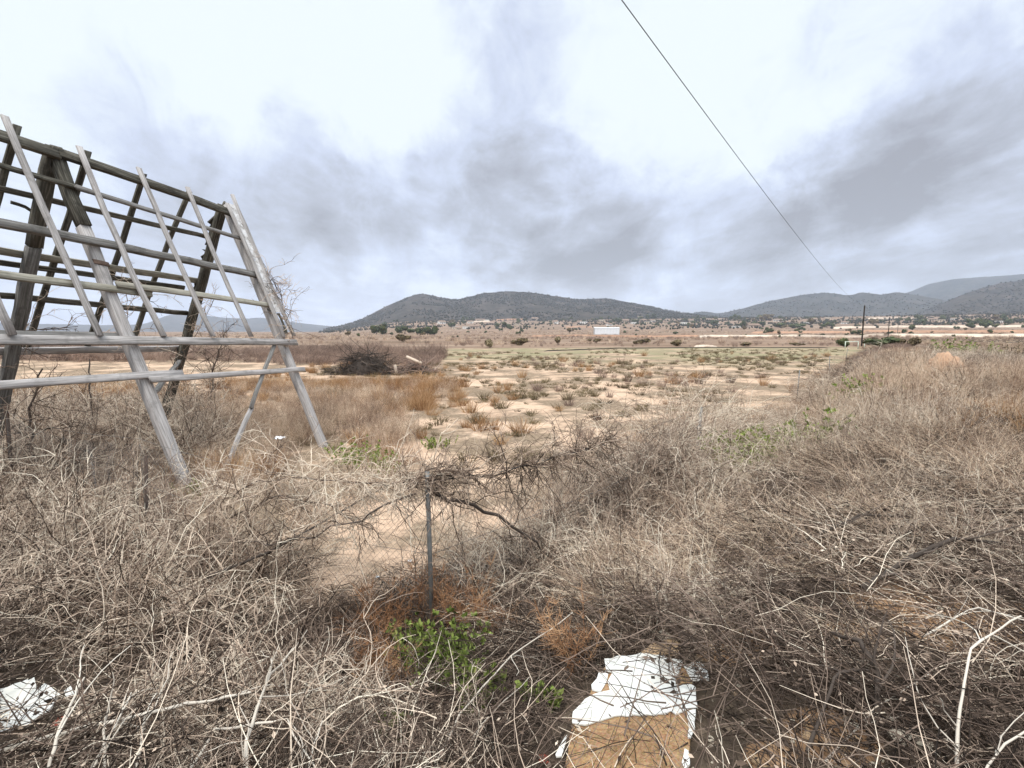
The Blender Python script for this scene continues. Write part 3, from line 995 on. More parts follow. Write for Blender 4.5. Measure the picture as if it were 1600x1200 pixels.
# --- 6 brown brush at the left edge of the field and beyond
p = sample(1500, -110, -6, 30, 95, lambda x, y: sstep(0, 5, y - (37 + .20 * np.clip(-x - 8, 0, 60)) ) * sstep(26, 2, y - (37 + .2 * np.clip(-x - 8, 0, 60))) * (pxl(x, y) > -100) * (pxl(x, y) < 690) * (.25 + .75 * bands(x, y, .09, 87)))
scatter('dry_brush', S_FARBRUSH, land(p), lumpy(p, .7, 2.2, 83, .11), rots(len(p), .2), 'brown brush bordering the far side of the sandy field', 'dry brush')
p = sample(2300, -260, 330, 92, 460, lambda x, y: (np.abs(pxl(x, y) - 800) < 900) * sstep(460, 90, y) * sstep(.42, .56, fbm(x * .03, y * .03, 3, 91)))
scatter('scrub', S_FARBRUSH, land(p), lumpy(p, .5, 2.0, 84, .05) * rng.choice([.5, .7, 1.2], len(p)), rots(len(p), .15), 'scattered low scrub over the plain beyond the field', 'scrub')
p = sample(1200, -14, 60, 9, 84, lambda x, y: sstep(-.8, -2.0, toe_dist(x, y)) * (np.abs(pxl(x, y) - 860) < 700) * sstep(88, 20, y) * sstep(.44, .6, fbm(x * .16, y * .16, 4, 95)))
S_SCRAP = source('field_scrap_source', [tuft_mesh(500 + i, M_OLIVE, 40, .16, 1.6, 1.1, .12) for i in range(3)])
scatter('ground_cover', S_SCRAP, land(p), rng.uniform(.6, 1.4, len(p)) * (1 + p[:, 1] * .008), rots(len(p), .1), 'thin low growth speckling the sandy field', 'ground cover')

# far woods on the hills
g = np.random.default_rng(77)
ph = np.radians(np.arange(6) * 60)
bl = []
for s_ in range(3):
    n_ = 60
    u_ = unit(g.normal(size=(n_, 3)))
    P_ = u_ * g.uniform(.5, 1.0, n_)[:, None] * np.array([1, 1, .9]) + np.array([0, 0, .7])
    e1 = unit(np.cross(u_, g.normal(size=(n_, 3)))); e2 = np.cross(u_, e1)
    Vv = np.stack([P_ + e1 * .38, P_ + e2 * .38, P_ - e1 * .38, P_ - e2 * .38], 1).reshape(-1, 3)
    G = Geo(); G.add(Vv, np.arange(n_ * 4).reshape(-1, 4), np.repeat(g.uniform(.1, .8, n_), 4))
    bl.append(G.mesh('bush_blob', M_PINE))
S_PINE = source('pine_source', bl)
pts = []
for Hh, k_ in ((H1, 5200), (H4, 1600), (H2, 1800)):
    ii = g.integers(0, 50, k_ * 2); jj = g.uniform(2, Hh.shape[1] - 3, k_ * 2)
    ii = np.minimum(g.beta(1.3, 1.0, k_ * 2) * 50, 49)
    i0, j0 = ii.astype(int), jj.astype(int)
    fi, fj = (ii - i0)[:, None], (jj - j0)[:, None]
    q = (Hh[i0, j0] * (1 - fi) + Hh[i0 + 1, j0] * fi) * (1 - fj) + (Hh[i0, j0 + 1] * (1 - fi) + Hh[i0 + 1, j0 + 1] * fi) * fj
    q = q[fbm(q[:, 0] / 90, q[:, 1] / 90, 3, 8) > .42][:k_]
    pts.append(q)
pts = np.concatenate(pts)
scatter('hill_scrub', S_PINE, pts - [0, 0, .4], g.uniform(1.6, 3.4, len(pts)), rots(len(pts), .1), 'dark scrub and small pines dotting the far hillsides', 'scrub')


p = sample(6500, -700, 1500, 600, 1500, lambda x, y: (pxl(x, y) > 500) * (pxl(x, y) < 1680) * sstep(560, 1250, np.hypot(x, y)) * (.08 + .92 * sstep(.47, .58, fbm(x * .006, y * .012, 3, 66))))
scatter('far_scrub', S_PINE, land(p), rng.uniform(.7, 2.2, len(p)), rots(len(p), .1), 'low dark scrub speckling the far plain below the hills', 'scrub')
p = sample(2600, -400, 900, 110, 700, lambda x, y: (pxl(x, y) > 300) * (pxl(x, y) < 1680) * sstep(.46, .56, fbm(x * .012, y * .03, 3, 68)))
scatter('far_scrub', S_FARSTRAW, land(p), rng.uniform(1.2, 3.2, len(p)), rots(len(p), .1), 'dry tussocks scattered over the plain', 'scrub')

# ------------------------------------------------------------------ billboard frame
BU = np.array([0.29552021, 0.95533649, 0.0])      # along the ridge
BN = np.array([0.95533649, -0.29552021, 0.0])     # out of the front face
BC = np.array([-7.39485, 8.61573, 0.0])           # under the near frame's apex
BW, BH = 2.4383, 5.505
board = empty('billboard_frame', tuple(BC))
tag(board, 'derelict wooden billboard frame with bare leaning battens and rails', 'billboard frame')


def bp_(s, z, side=1, off=0.0):
    """a point on the front (1) or rear (-1) face of the frame; off: proud of that face"""
    sl = math.hypot(BW, BH)
    nrm = BN * side * (BH / sl) + np.array([0, 0, BW / sl])
    return BC + BU * s + BN * side * BW * (1 - z / BH) + np.array([0, 0, z]) + nrm * off


def face_n(side):
    sl = math.hypot(BW, BH)
    return BN * side * (BH / sl) + np.array([0, 0, BW / sl])


def plank(name, A, B, width, thick, nrm, mat, parent=board, seg=10, jit=.004, bow=.012, seed=0, chip=0.0):
    """a sawn length from A to B: width across the face, thick along nrm; worn edges, slight bow"""
    g = np.random.default_rng(seed * 7 + 3)
    A, B = np.array(A, float), np.array(B, float)
    L = np.linalg.norm(B - A)
    x = (B - A) / L
    zv = np.array(nrm, float) - x * np.dot(nrm, x)
    zv /= np.linalg.norm(zv)
    y = np.cross(zv, x)
    hw, ht = width / 2, thick / 2
    c = min(hw, ht) * .10
    sec = np.array([(-hw + c, -ht), (hw - c, -ht), (hw, -ht + c), (hw, ht - c), (hw - c, ht), (-hw + c, ht), (-hw, ht - c), (-hw, -ht + c)])
    seg = max(3, int(L / .35)) if seg == 10 else seg
    b1, b2 = g.normal(0, bow, 2)
    V = []
    for i in range(seg + 1):
        t = i / seg
        ss = sec * (1 + g.normal(0, .02, sec.shape)) + g.normal(0, jit, 2)[None]
        k = math.sin(math.pi * t)
        end = np.zeros(8)
        if i in (0, seg):
            end = g.uniform(-.012, .012, 8)
        for j in range(8):
            V.append((t * L + end[j], ss[j, 0] + b1 * k, ss[j, 1] + b2 * k))
    I = np.arange((seg + 1) * 8).reshape(seg + 1, 8)
    nx = np.roll(I, -1, 1)
    Q = np.stack([I[:-1], I[1:], nx[1:], nx[:-1]], -1).reshape(-1, 4)
    caps = [list(I[0]), list(I[-1][::-1])]
    me = mk_mesh(name, V, [Q[:, ::-1], np.array(caps)[:, ::-1]], [mat])
    o = bpy.data.objects.new(name, me)
    col.objects.link(o)
    o.parent = parent
    M = Matrix(((x[0], y[0], zv[0], A[0]), (x[1], y[1], zv[1], A[1]), (x[2], y[2], zv[2], A[2]), (0, 0, 0, 1)))
    o.matrix_local = Matrix.Translation(-Vector(parent.matrix_basis.translation)) @ M
    return o


fn, rn = face_n(1), face_n(-1)
# three A-frames: heavy square legs
for k_, s_ in enumerate((-3.25, 0.0, 3.33)):
    zt = 5.5 - .045 * s_
    z1, z2 = (4.22, 3.95) if k_ == 1 else (zt, zt)
    plank('leg', bp_(s_, -.35, 1, -.06), bp_(s_, z1, 1, -.06), .17, .13, fn, M_WOODP, seed=k_ + 1, jit=.006)
    plank('leg', bp_(s_ - .06, -.35, -1, -.06), bp_(s_ - .05, z2, -1, -.06), .19, .12, rn, M_WOODD if k_ == 2 else M_WOOD, seed=k_ + 11, jit=.006)
    if k_ == 1:
        for o in (plank('leg_top', bp_(s_, 4.23, 1, -.06), bp_(s_, zt, 1, -.06), .18, .14, fn, M_WOODD, seed=26, jit=.012),
                  plank('leg_top', bp_(s_ - .05, 3.96, -1, -.06), bp_(s_ - .04, zt, -1, -.06), .2, .13, rn, M_WOODD, seed=27, jit=.012)):
            o['label'] = 'blackened upper length of the near leg'
# ridge beam and the rails of the front face
plank('ridge_beam', bp_(-3.5, 5.53, 1, .045), bp_(-.02, 5.33, 1, .045), .17, .07, fn, M_WOODD, seed=31)
plank('ridge_beam', bp_(-.02, 5.36, 1, .047), bp_(3.28, 5.12, 1, .045), .16, .07, fn, M_WOODD, seed=32)
plank('rail', bp_(-3.4, 5.04, 1, .035), bp_(.25, 4.81, 1, .035), .075, .045, fn, M_WOODD, seed=33)
plank('rail', bp_(0.0, 4.80, 1, .083), bp_(3.25, 4.55, 1, .06), .075, .045, fn, M_WOOD, seed=34)
plank('rail', bp_(-3.4, 4.07, 1, .045), bp_(3.42, 3.74, 1, .045), .125, .07, fn, M_WOOD, seed=35, bow=.02)
plank('rail', bp_(-3.4, 3.36, 1, .035), bp_(.62, 3.15, 1, .035), .11, .045, fn, M_WOODY, seed=36)
plank('rail', bp_(.05, 3.245, 1, .082), bp_(3.42, 3.07, 1, .06), .10, .045, fn, M_WOODY, seed=37)
plank('rail', bp_(-3.5, 2.42, 1, .085), bp_(3.62, 2.25, 1, .085), .135, .045, fn, M_WOODP, seed=38, bow=.01)
plank('rail', bp_(-3.4, 2.58, 1, -.15), bp_(.2, 2.47, 1, -.15), .17, .03, fn, M_WOOD, seed=39)
plank('rail', bp_(-3.4, 1.86, 1, .035), bp_(.62, 1.80, 1, .04), .11, .045, fn, M_WOODP, seed=40)
plank('rail', bp_(-.03, 1.725, 1, .088), bp_(3.55, 1.66, 1, .06), .095, .045, fn, M_WOODP, seed=41)
# battens of the front face, over the rails
for k_, (s0, z0, s1, z1) in enumerate([(-2.6, 5.7, -2.55, 2.4), (-1.66, 5.68, -1.61, 2.42), (-.65, 5.68, -.54, 2.40), (.32, 5.56, .46, 2.39), (1.31, 5.50, 1.43, 2.38), (2.27, 5.41, 2.33, 2.37), (3.20, 5.30, 3.24, 2.36), (3.47, 5.56, 3.56, 2.38)]):
    plank('batten', bp_(s1, z1, 1, .128), bp_(s0, z0, 1, .10), .095, .032, fn, M_WOODP, seed=50 + k_, bow=.02)
# rails and battens of the rear face; the battens' backlit shade is painted in
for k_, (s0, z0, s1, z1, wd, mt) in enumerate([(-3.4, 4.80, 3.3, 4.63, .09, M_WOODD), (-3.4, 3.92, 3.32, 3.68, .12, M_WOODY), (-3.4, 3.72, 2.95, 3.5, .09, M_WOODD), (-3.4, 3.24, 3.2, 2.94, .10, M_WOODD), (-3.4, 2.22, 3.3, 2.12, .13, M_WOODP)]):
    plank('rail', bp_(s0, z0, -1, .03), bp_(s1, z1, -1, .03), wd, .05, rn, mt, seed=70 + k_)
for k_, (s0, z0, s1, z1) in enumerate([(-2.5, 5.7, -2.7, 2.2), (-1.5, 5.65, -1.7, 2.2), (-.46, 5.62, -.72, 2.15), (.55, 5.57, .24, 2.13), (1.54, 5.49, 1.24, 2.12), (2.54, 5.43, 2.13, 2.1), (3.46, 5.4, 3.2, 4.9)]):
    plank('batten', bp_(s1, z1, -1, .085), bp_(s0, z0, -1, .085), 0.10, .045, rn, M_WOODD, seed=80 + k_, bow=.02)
# prop and short struts
plank('prop', bp_(.44, -.1, 1, -.02), bp_(1.78, 1.08, 1, .0), .075, .05, fn, M_WOODP, seed=91)
plank('prop', bp_(1.70, 1.06, 1, .055), bp_(2.98, 2.24, 1, .045), .07, .04, fn, M_WOOD, seed=92)
plank('strut', bp_(3.2, 1.9, -1, -.14), bp_(.1, 1.55, 1, -.16), .08, .05, (0, 0, 1), M_WOOD, seed=93)
plank('peg', bp_(-.33, 4.52, -1, .15), bp_(-.05, 4.46, -1, .15), .05, .05, rn, M_WOODD, seed=94)
plate = plank('bracket', bp_(-.12, 3.62, 1, .014), bp_(.12, 3.60, 1, .014), .075, .012, fn, M_RUST, seed=95)
plate['label'] = 'rusty strap plate on the near leg'


def flake(name, outline, side, off, mat, thick=.012, label=None, parent=board):
    """a torn sheet lying on a face of the frame: outline in (s, z), its own thickness"""
    pts = [bp_(s, z, side, off) for s, z in outline]
    nrm = face_n(side)
    n_ = len(pts)
    V = [p_ - BC for p_ in pts] + [p_ - BC + nrm * thick for p_ in pts]
    me = bpy.data.meshes.new(name)
    me.from_pydata([tuple(v) for v in V], [], [list(range(n_)), list(range(n_, 2 * n_))] + [[i, (i + 1) % n_, (i + 1) % n_ + n_, i + n_] for i in range(n_)])
    me.materials.append(mat)
    me.update()
    import bmesh
    bm = bmesh.new(); bm.from_mesh(me); bmesh.ops.recalc_face_normals(bm, faces=bm.faces); bm.to_mesh(me); bm.free()
    o = link(name, me, parent)
    if label: o['label'] = label
    return o


M_PEEL, nt, b = new_mat('peeling_white_board')
t = nn(nt, 'ShaderNodeTexCoord')
n1 = noise(nt, t.outputs['Object'], 9, 8, .7)
cc = ramp(nt, n1.outputs[0], [(.36, (.16, .14, .12)), (.45, (.5, .48, .47)), (.6, (.72, .71, .72))])
nt.links.new(cc, b.inputs['Base Color'])
g = np.random.default_rng(5)


def ragged(s0, s1, z0, z1, n_, amp, g):
    """strip between s0 and s1 with a torn left and lower edge"""
    zz = np.linspace(z1, z0, n_)
    a = [(s1 + g.normal(0, amp * .2), z) for z in zz]
    bq = [(s0 + abs(g.normal(0, amp)), z) for z in zz[::-1]]
    return a + bq


flake('torn_sheet', ragged(3.27, 3.47, 4.15, 5.32, 12, .012, g), 1, .075, M_PEEL, .014, 'white painted strip still whole at the top')
flake('torn_sheet', ragged(3.28, 3.48, 3.62, 4.14, 10, .05, g), 1, .078, M_PEEL, .012)
flake('torn_sheet', ragged(3.30, 3.50, 2.92, 3.60, 9, .03, g), 1, .08, M_PEEL, .02)
flake('torn_sheet', ragged(3.36, 3.46, 2.45, 2.9, 9, .04, g), 1, .07, M_WOODD, .02, 'dark rotten strip under the white one')
for (z0, z1, a_) in ((4.45, 4.95, .07), (3.98, 4.35, .08), (3.3, 3.72, .12)):
    zz = np.linspace(z1, z0, 8)
    ol = [(3.52, z) for z in zz] + [(3.16 + abs(g.normal(0, a_)), z) for z in zz[::-1]]
    flake('torn_sheet', ol, -1, .06 + .004 * z0, M_WOODD, .014, 'dark torn remnant of panel on the far rear leg')


# ------------------------------------------------------------------ fence
fence = empty('wire_fence', (-0.65, 3.96, 0.0))
tag(fence, 'sagging wire mesh fence on thin metal posts overgrown with dry vines', 'wire fence')
FL = np.array([(-8.0, 8.0), (-4.4, 5.95), (-0.65, 3.96), (3.1, 8.35), (10.2, 18.2), (18, 29), (30, 46)])
FO = np.array([-0.65, 3.96, 0])


def cyl_pts(path, r, sides=8):
    V, Q = tubes(np.array([path], float), np.full((1, len(path)), r), sides)
    n_ = len(path)
    caps = np.array([list(range(sides))[::-1], list(range((n_ - 1) * sides, n_ * sides))])
    return V, Q, caps


def rod(name, path, r, mat, parent=None, sides=8, origin=(0, 0, 0), smooth=True):
    V, Q, caps = cyl_pts(path, r, sides)
    me = mk_mesh(name, V - np.array(origin), [Q, caps] if sides != 4 else [np.concatenate([Q, caps])], [mat])
    return link(name, me, parent)


for k_, (x, y) in enumerate(FL):
    hgt = [1.35, 1.05, 1.40, 1.28, 1.2, 1.2, 1.2][k_]
    z0 = float(gz(x, y))
    lx, ly = [(.02, 0), (.05, .02), (-.02, .0), (.03, .03), (.05, 0), (0, 0), (.1, 0)][k_]
    o = rod('post', [(x, y, z0 - .2), (x + lx * .5, y + ly * .5, z0 + hgt * .5), (x + lx, y + ly, z0 + hgt)], .019 if k_ else .03, M_RUST if k_ in (0, 1) else M_STEEL, fence, 8, FO)
rod('stay', [(3.1, 8.35, 1.18), (2.75, 7.6, .05)], .017, M_STEEL, fence, 6, FO)
for hz in (.06, .72, 1.26):
    pts = []
    for (ax, ay), (bx, by) in zip(FL[:-1], FL[1:]):
        for t_ in np.linspace(0, 1, 8, endpoint=False):
            x, y = ax + (bx - ax) * t_, ay + (by - ay) * t_
            pts.append((x, y, float(gz(x, y)) + hz - .10 * math.sin(math.pi * t_)))
    rod('strand_wire', pts, .0022, M_IRONW, fence, 4, FO, False)
G = Geo()
for (ax, ay), (bx, by) in zip(FL[:-4], FL[1:-3]):
    Ls = math.hypot(bx - ax, by - ay)
    for sg in (1, -1):
        s0 = np.arange(-1.2, Ls + 1.2, .062)
        h = np.linspace(0, 1.2, 7)
        u_ = s0[:, None] + sg * h[None]
        ok = (u_ >= -.02) & (u_ <= Ls + .02)
        uc = np.clip(u_, 0, Ls)
        X = ax + (bx - ax) * uc / Ls
        Y = ay + (by - ay) * uc / Ls
        nx_, ny_ = (by - ay) / Ls, -(bx - ax) / Ls
        bl_ = .10 * np.sin(h * 2.6)[None] * np.sin(uc * 2.1) + .02 * np.sin(uc * 9)
        Z = gz(X, Y) + h[None] * (1 - .12 * np.sin(np.pi * uc / Ls))
        P = np.stack([X + nx_ * bl_, Y + ny_ * bl_, Z], -1) - FO
        ks = ok.sum(1) >= 2
        add_strands(G, P[ks], .0010, .0010, .5)
mesh_o = link('wire_mesh', G.mesh('wire_mesh', M_IRONW), fence)
mesh_o['kind'] = 'stuff'


# ------------------------------------------------------------------ vines, dead shrubs and stems (things)
def vine(name, path, label, n=40, L=(.3, .9), r=.012, mat=M_TANGLE, thick=1.0, grav=.1, spread=1.0, seed=0, stem_mat=M_BARK, kid=4, cat='dry vine', stem=True, group=None, tone=.45):
    g = np.random.default_rng(seed)
    path = np.array(path, float)
    root = empty(name, tuple(path[0]))
    tag(root, label, cat, group)
    o = path[0]
    tt = np.linspace(0, 1, 14)
    seglen = np.concatenate([[0], np.cumsum(np.linalg.norm(np.diff(path, axis=0), axis=1))])
    seglen /= seglen[-1]
    fine = np.stack([np.interp(tt, seglen, path[:, i]) for i in range(3)], -1)
    fine[1:-1] += g.normal(0, .02, fine[1:-1].shape)
    if stem:
        V, Q = tubes(fine[None] - o, np.linspace(r, r * .5, 14)[None], 6)
        link('stem', mk_mesh('stem', V, [Q], [stem_mat], np.full(len(V), .55)), root)
    G = Geo()
    i, P, D = kids(fine[None], n, spread, g, 0)
    m = walk(P - o, unit(D + g.normal(0, spread * .6, D.shape)), g.uniform(L[0], L[1], n), 9, .22, grav, g)
    tn = np.clip(g.normal(tone, .2, n), 0, 1)
    add_strands(G, m, g.uniform(.0028, .0055, n) * thick, .0018 * thick, tn)
    i, P, D = kids(m, n * kid, .8, g)
    k1 = walk(P, D, g.uniform(.2, .6, len(P)) * L[1] * .6, 5, .28, grav * .6, g)
    add_strands(G, k1, .0026 * thick, .0013 * thick, np.clip(tn[i] + g.normal(0, .15, len(i)), 0, 1))
    i, P, D = kids(k1, n * kid * 2, .9, g)
    k2 = walk(P, D, g.uniform(.05, .25, len(P)) * L[1] * .6, 3, .25, 0, g)
    add_strands(G, k2, .0015 * thick, .0009 * thick, .5)
    link('twigs', G.mesh('twigs', mat), root)['kind'] = 'stuff'
    return root


# on the billboard
vine('dry_vine', [bp_(3.4, 2.3, 1, .2), bp_(3.55, 3.2, 1, .2), bp_(3.5, 4.0, 1, .15)], 'thin leafless vine climbing the peeling white end of the billboard frame', 44, (.25, .9), .008, M_TANGLE, 1.6, .06, 1.1, 3, tone=.3)
vine('dry_vine', [bp_(2.7, 1.0, -1, -.5), bp_(2.8, 2.4, -1, -.7), bp_(2.9, 3.6, -1, -.9)], 'bare vine hanging inside the frame between its last battens', 40, (.3, 1.0), .01, M_TANGLE, 1.8, .02, 1.0, 4, tone=.3)
vine('dry_vine', [bp_(-1.2, .6, -1, -.3), bp_(-.9, 2.0, -1, -.2), bp_(-.2, 2.6, -1, -.2), bp_(.8, 2.7, -1, -.2)], 'bare vine sprawling along the lower rear rails of the frame', 34, (.3, 1.1), .012, M_TANGLE, 1.8, .06, .9, 5, tone=.35)
vine('dry_vine', [bp_(-1.4, 2.6, -1, .1), bp_(-.9, 3.1, -1, .1), bp_(-.7, 3.8, -1, .1)], 'dark knot of vine wrapped round the near rear leg', 34, (.15, .5), .02, M_BARK, 2.0, .05, 1.2, 6, tone=.3)
vine('dry_vine', [bp_(.3, 2.4, 1, -.6), bp_(.7, 3.3, 1, -.6), bp_(1.2, 3.7, 1, -.6)], 'wispy vine curling round the middle rails of the frame', 16, (.3, .9), .006, M_TANGLE, 1.6, .05, 1.0, 7, tone=.3)
# leafless saplings and shrubs behind the frame
q = onland(330, 640)
vine('dead_shrub', [tuple(q), tuple(q + [.1, 0, 1.2]), tuple(q + [.5, .1, 2.3])], 'leafless shrub standing behind the middle of the frame', 60, (.5, 1.5), .03, M_TANGLE, 2.4, -.02, .9, 8, cat='dead shrub', tone=.3)
q = onland(28, 760)
vine('dead_shrub', [tuple(q + [0, .3, 0]), tuple(q + [.0, .3, 1.1]), tuple(q + [.3, .3, 1.9])], 'twisted leafless shrub beside the rusty fence post under the frame', 40, (.4, 1.1), .025, M_TANGLE, 1.7, .02, .9, 9, cat='dead shrub', tone=.3)
q = onland(145, 690)
vine('dead_shrub', [tuple(q), tuple(q + [.05, 0, 1.1]), tuple(q + [0, .1, 1.9])], 'slender dead sapling standing between the frame and the rusty post', 22, (.3, .9), .028, M_TANGLE, 1.7, .0, .9, 10, cat='dead shrub', tone=.25)

# vines over the fence
vine('dry_vine', [(-3.3, 5.35, .62), (-2.5, 4.95, 1.05), (-1.6, 4.45, 1.2), (-.7, 3.98, 1.32)], 'long grey vine draped over the top wire up to the bare metal post', 230, (.2, .75), .007, M_TANGLE, 1.0, .05, 1.0, 12, tone=.5)
vine('dry_vine', [(-.66, 3.95, 1.34), (-.2, 4.5, 1.22), (.5, 5.3, 1.2), (1.3, 6.25, 1.2)], 'grey vine draped along the fence from the bare post to the bushy one', 210, (.2, .8), .007, M_TANGLE, 1.0, .06, 1.0, 13, tone=.42)
vine('dry_vine', [(-.62, 3.95, 1.25), (-.1, 4.3, .9), (.25, 4.55, .55), (.55, 4.75, .2)], 'thick dark dead branch slanting down from the metal post', 22, (.2, .6), .017, M_TANGLE, 1.2, .05, .9, 14, cat='dead branch', tone=.25)
vine('dry_vine', [(-.75, 3.9, 1.25), (-1.3, 4.1, .95), (-1.9, 4.3, .7), (-2.6, 4.5, .62)], 'dark branch reaching sideways from the post over the sandy gap', 18, (.2, .6), .009, M_TANGLE, 1.0, .06, .9, 15, cat='dead branch', tone=.25)


def dome_bush(x, y, h_, w_, lab, seed, n=240, mat=M_TANGLE, tone=.42, cat='dry bush'):
    """a mound of arching stems that rise from the ground and hang back over themselves"""
    g = np.random.default_rng(seed)
    z0 = float(gz(x, y))
    root = empty('dry_bush', (x, y, z0))
    tag(root, lab, cat)
    P = disc(n, w_ * .55, g)
    D = np.concatenate([P[:, :2] * .35 / w_ + g.normal(0, .16, (n, 2)), np.ones((n, 1))], 1)
    L = h_ * g.uniform(.8, 1.55, n)
    m = np.zeros((n, 12, 3))
    m[:, 0] = P
    d = unit(D)
    for i in range(11):
        d = unit(d + .16 * g.normal(size=(n, 3)) + np.array([0, 0, -.03 * i]) + np.concatenate([P[:, :2] * .10, np.zeros((n, 1))], 1))
        m[:, i + 1] = m[:, i] + d * (L / 11)[:, None]
    G = Geo()
    tn = np.clip(g.normal(tone, .22, n), 0, 1)
    add_strands(G, m, g.uniform(.0028, .006, n), .0018, tn)
    i, P, D = kids(m, n * 4, .8, g, 3)
    k1 = walk(P, D, g.uniform(.15, .5, len(P)), 5, .28, .08, g)
    add_strands(G, k1, .0026, .0013, np.clip(tn[i] + g.normal(0, .18, len(i)), 0, 1))
    i, P, D = kids(k1, n * 6, .9, g)
    add_strands(G, walk(P, D, g.uniform(.05, .2, len(P)), 3, .25, 0, g), .0016, .0009, np.clip(g.normal(.5, .22, len(P)), 0, 1))
    o = link('twigs', G.mesh('twigs', mat), root)
    o['kind'] = 'stuff'
    return root


for k_, (x, y, h_, w_, lab) in enumerate([(2.35, 7.55, 1.45, .75, 'tall rounded mound of grey dry brush hiding the steel fence post'), (3.2, 8.5, 1.5, .8, 'pinkish grey brush heaped up on the leaning steel post'), (1.75, 6.8, 1.05, .6, 'lower grey bush next to the tall mound on the fence'), (4.1, 9.6, 1.25, .8, 'grey bush behind the leaning steel post'),
                                          (9.0, 14.2, 1.0, .9, 'dark grey bush on the bank above the fence'), (12.2, 18.6, 1.05, 1.1, 'wide grey bush farther along the crest of the bank')]):
    dome_bush(x, y, h_, w_, lab, 20 + k_)


def leafy(name, loc, label, seed, n, hgt, leaves, leaf, rad_, mat, lean=.35, cat='plant', group=None, scale=1.0):
    S, G = leafy_geo(np.random.default_rng(seed), n, hgt, leaves, leaf, rad_, lean)
    root = empty(name, tuple(loc))
    tag(root, label, cat, group)
    link('stem', S.mesh('stem', M_OLIVE), root)['kind'] = 'stuff'
    link('foliage', G.mesh('foliage', mat), root)['kind'] = 'stuff'
    root.scale = (scale,) * 3
    return root


for k_, (px, py, n_, h_, rd, lab) in enumerate([
    (690, 1075, 60, .42, .17, 'bright green leafy plant at the foot of the metal fence post'),
    (745, 1110, 26, .26, .12, 'small green plant beside the larger one under the post'),
    (650, 1050, 22, .34, .10, 'slim green plant just before the fence post'),
    (615, 1165, 10, .16, .06, 'tiny green sprig low on the dark slope'),
    (845, 1110, 8, .14, .06, 'tiny green sprig near the broken board'),
    (300, 785, 26, .32, .16, 'green weed at the foot of the pale front leg'),
    (560, 735, 60, .55, .30, 'green broom bush at the foot of the far front leg'),
    (600, 745, 30, .40, .22, 'yellow green bush next to the broom by the far leg'),
    (1150, 765, 80, .85, .25, 'olive green bush between the overgrown post and the bank'),
    (1205, 745, 80, .80, .32, 'fresh green bush on the bank among grey weeds'),
    (1280, 715, 30, .75, .25, 'small green bush up the bank behind the fresh one'),
    (685, 700, 26, .22, .35, 'low patch of green leaves on the sand behind the fence'),
    (1350, 650, 30, .85, .3, 'green broom among pinkish weeds on the bank crest'),
]):
    q = onland(px, py)
    leafy('green_plant', q, lab, 600 + k_, n_, h_ * 1.15, 30, .042 if q[1] < 5 else (.06 if px > 1100 else .042), rd, M_GREEN)
for k_, (px, py, s_, lab) in enumerate([
    (1500, 560, 2.6, 'dark green shrub on the skyline of the bank near the earth heap'), (1530, 565, 2.0, 'rounded green shrub behind the earth heap'), (1475, 556, 1.8, 'low spreading green shrub farther along the bank'), (1555, 575, 1.5, 'small dark shrub standing apart on the bank'), (1592, 560, 2.2, 'dark shrub cut by the picture edge on the bank')]):
    q = onland(px, py)
    leafy('green_shrub', q, lab, 640 + k_, 30, .42, 14, .045, .3, M_GREEN if k_ in (0, 1) else M_OLIVE, .7, 'shrub', None, s_ * 1.15)

# russet seed stalks near the post
for k_, (px, py, s_, lab) in enumerate([
    (600, 1010, 1.0, 'russet seed stalks rising before the mesh'), (655, 985, 1.0, 'russet seed stalks close against the fence post'), (715, 1000, .95, 'russet seed stalks next to the post on its far side'),
    (755, 1010, .85, 'fluffy russet seed head above the green plant'), (575, 1080, .8, 'short russet weed on the dark slope'), (610, 1100, .6, 'low russet weed under the mesh'), (900, 1050, .7, 'russet weed beside the broken white board'), (1160, 720, 1.1, 'rusty brown broom next to the olive bush')]):
    q = onland(px, py)
    o = empty('seed_plant', tuple(q))
    tag(o, lab, 'dry plant', 'russet seed plants')
    link('stalks', weed_mesh(660 + k_, M_RUSSET, 18, .72 * s_, 1.2, 30, .11), o)['kind'] = 'stuff'

vine('dry_vine', [(-.95, 3.98, 1.30), (-.66, 3.97, 1.36), (-.35, 4.25, 1.30)], 'dark knot of twigs sitting on top of the bare metal post', 90, (.12, .45), .01, M_TANGLE, 1.1, .03, 1.3, 44, tone=.28)
vine('dry_vine', [(-2.9, 5.1, .6), (-2.3, 4.75, .95), (-1.7, 4.5, 1.0), (-1.2, 4.3, .8)], 'grey twiggy vine arching over the sandy gap', 60, (.2, .7), .007, M_TANGLE, 1.1, .05, 1.1, 45, tone=.5)
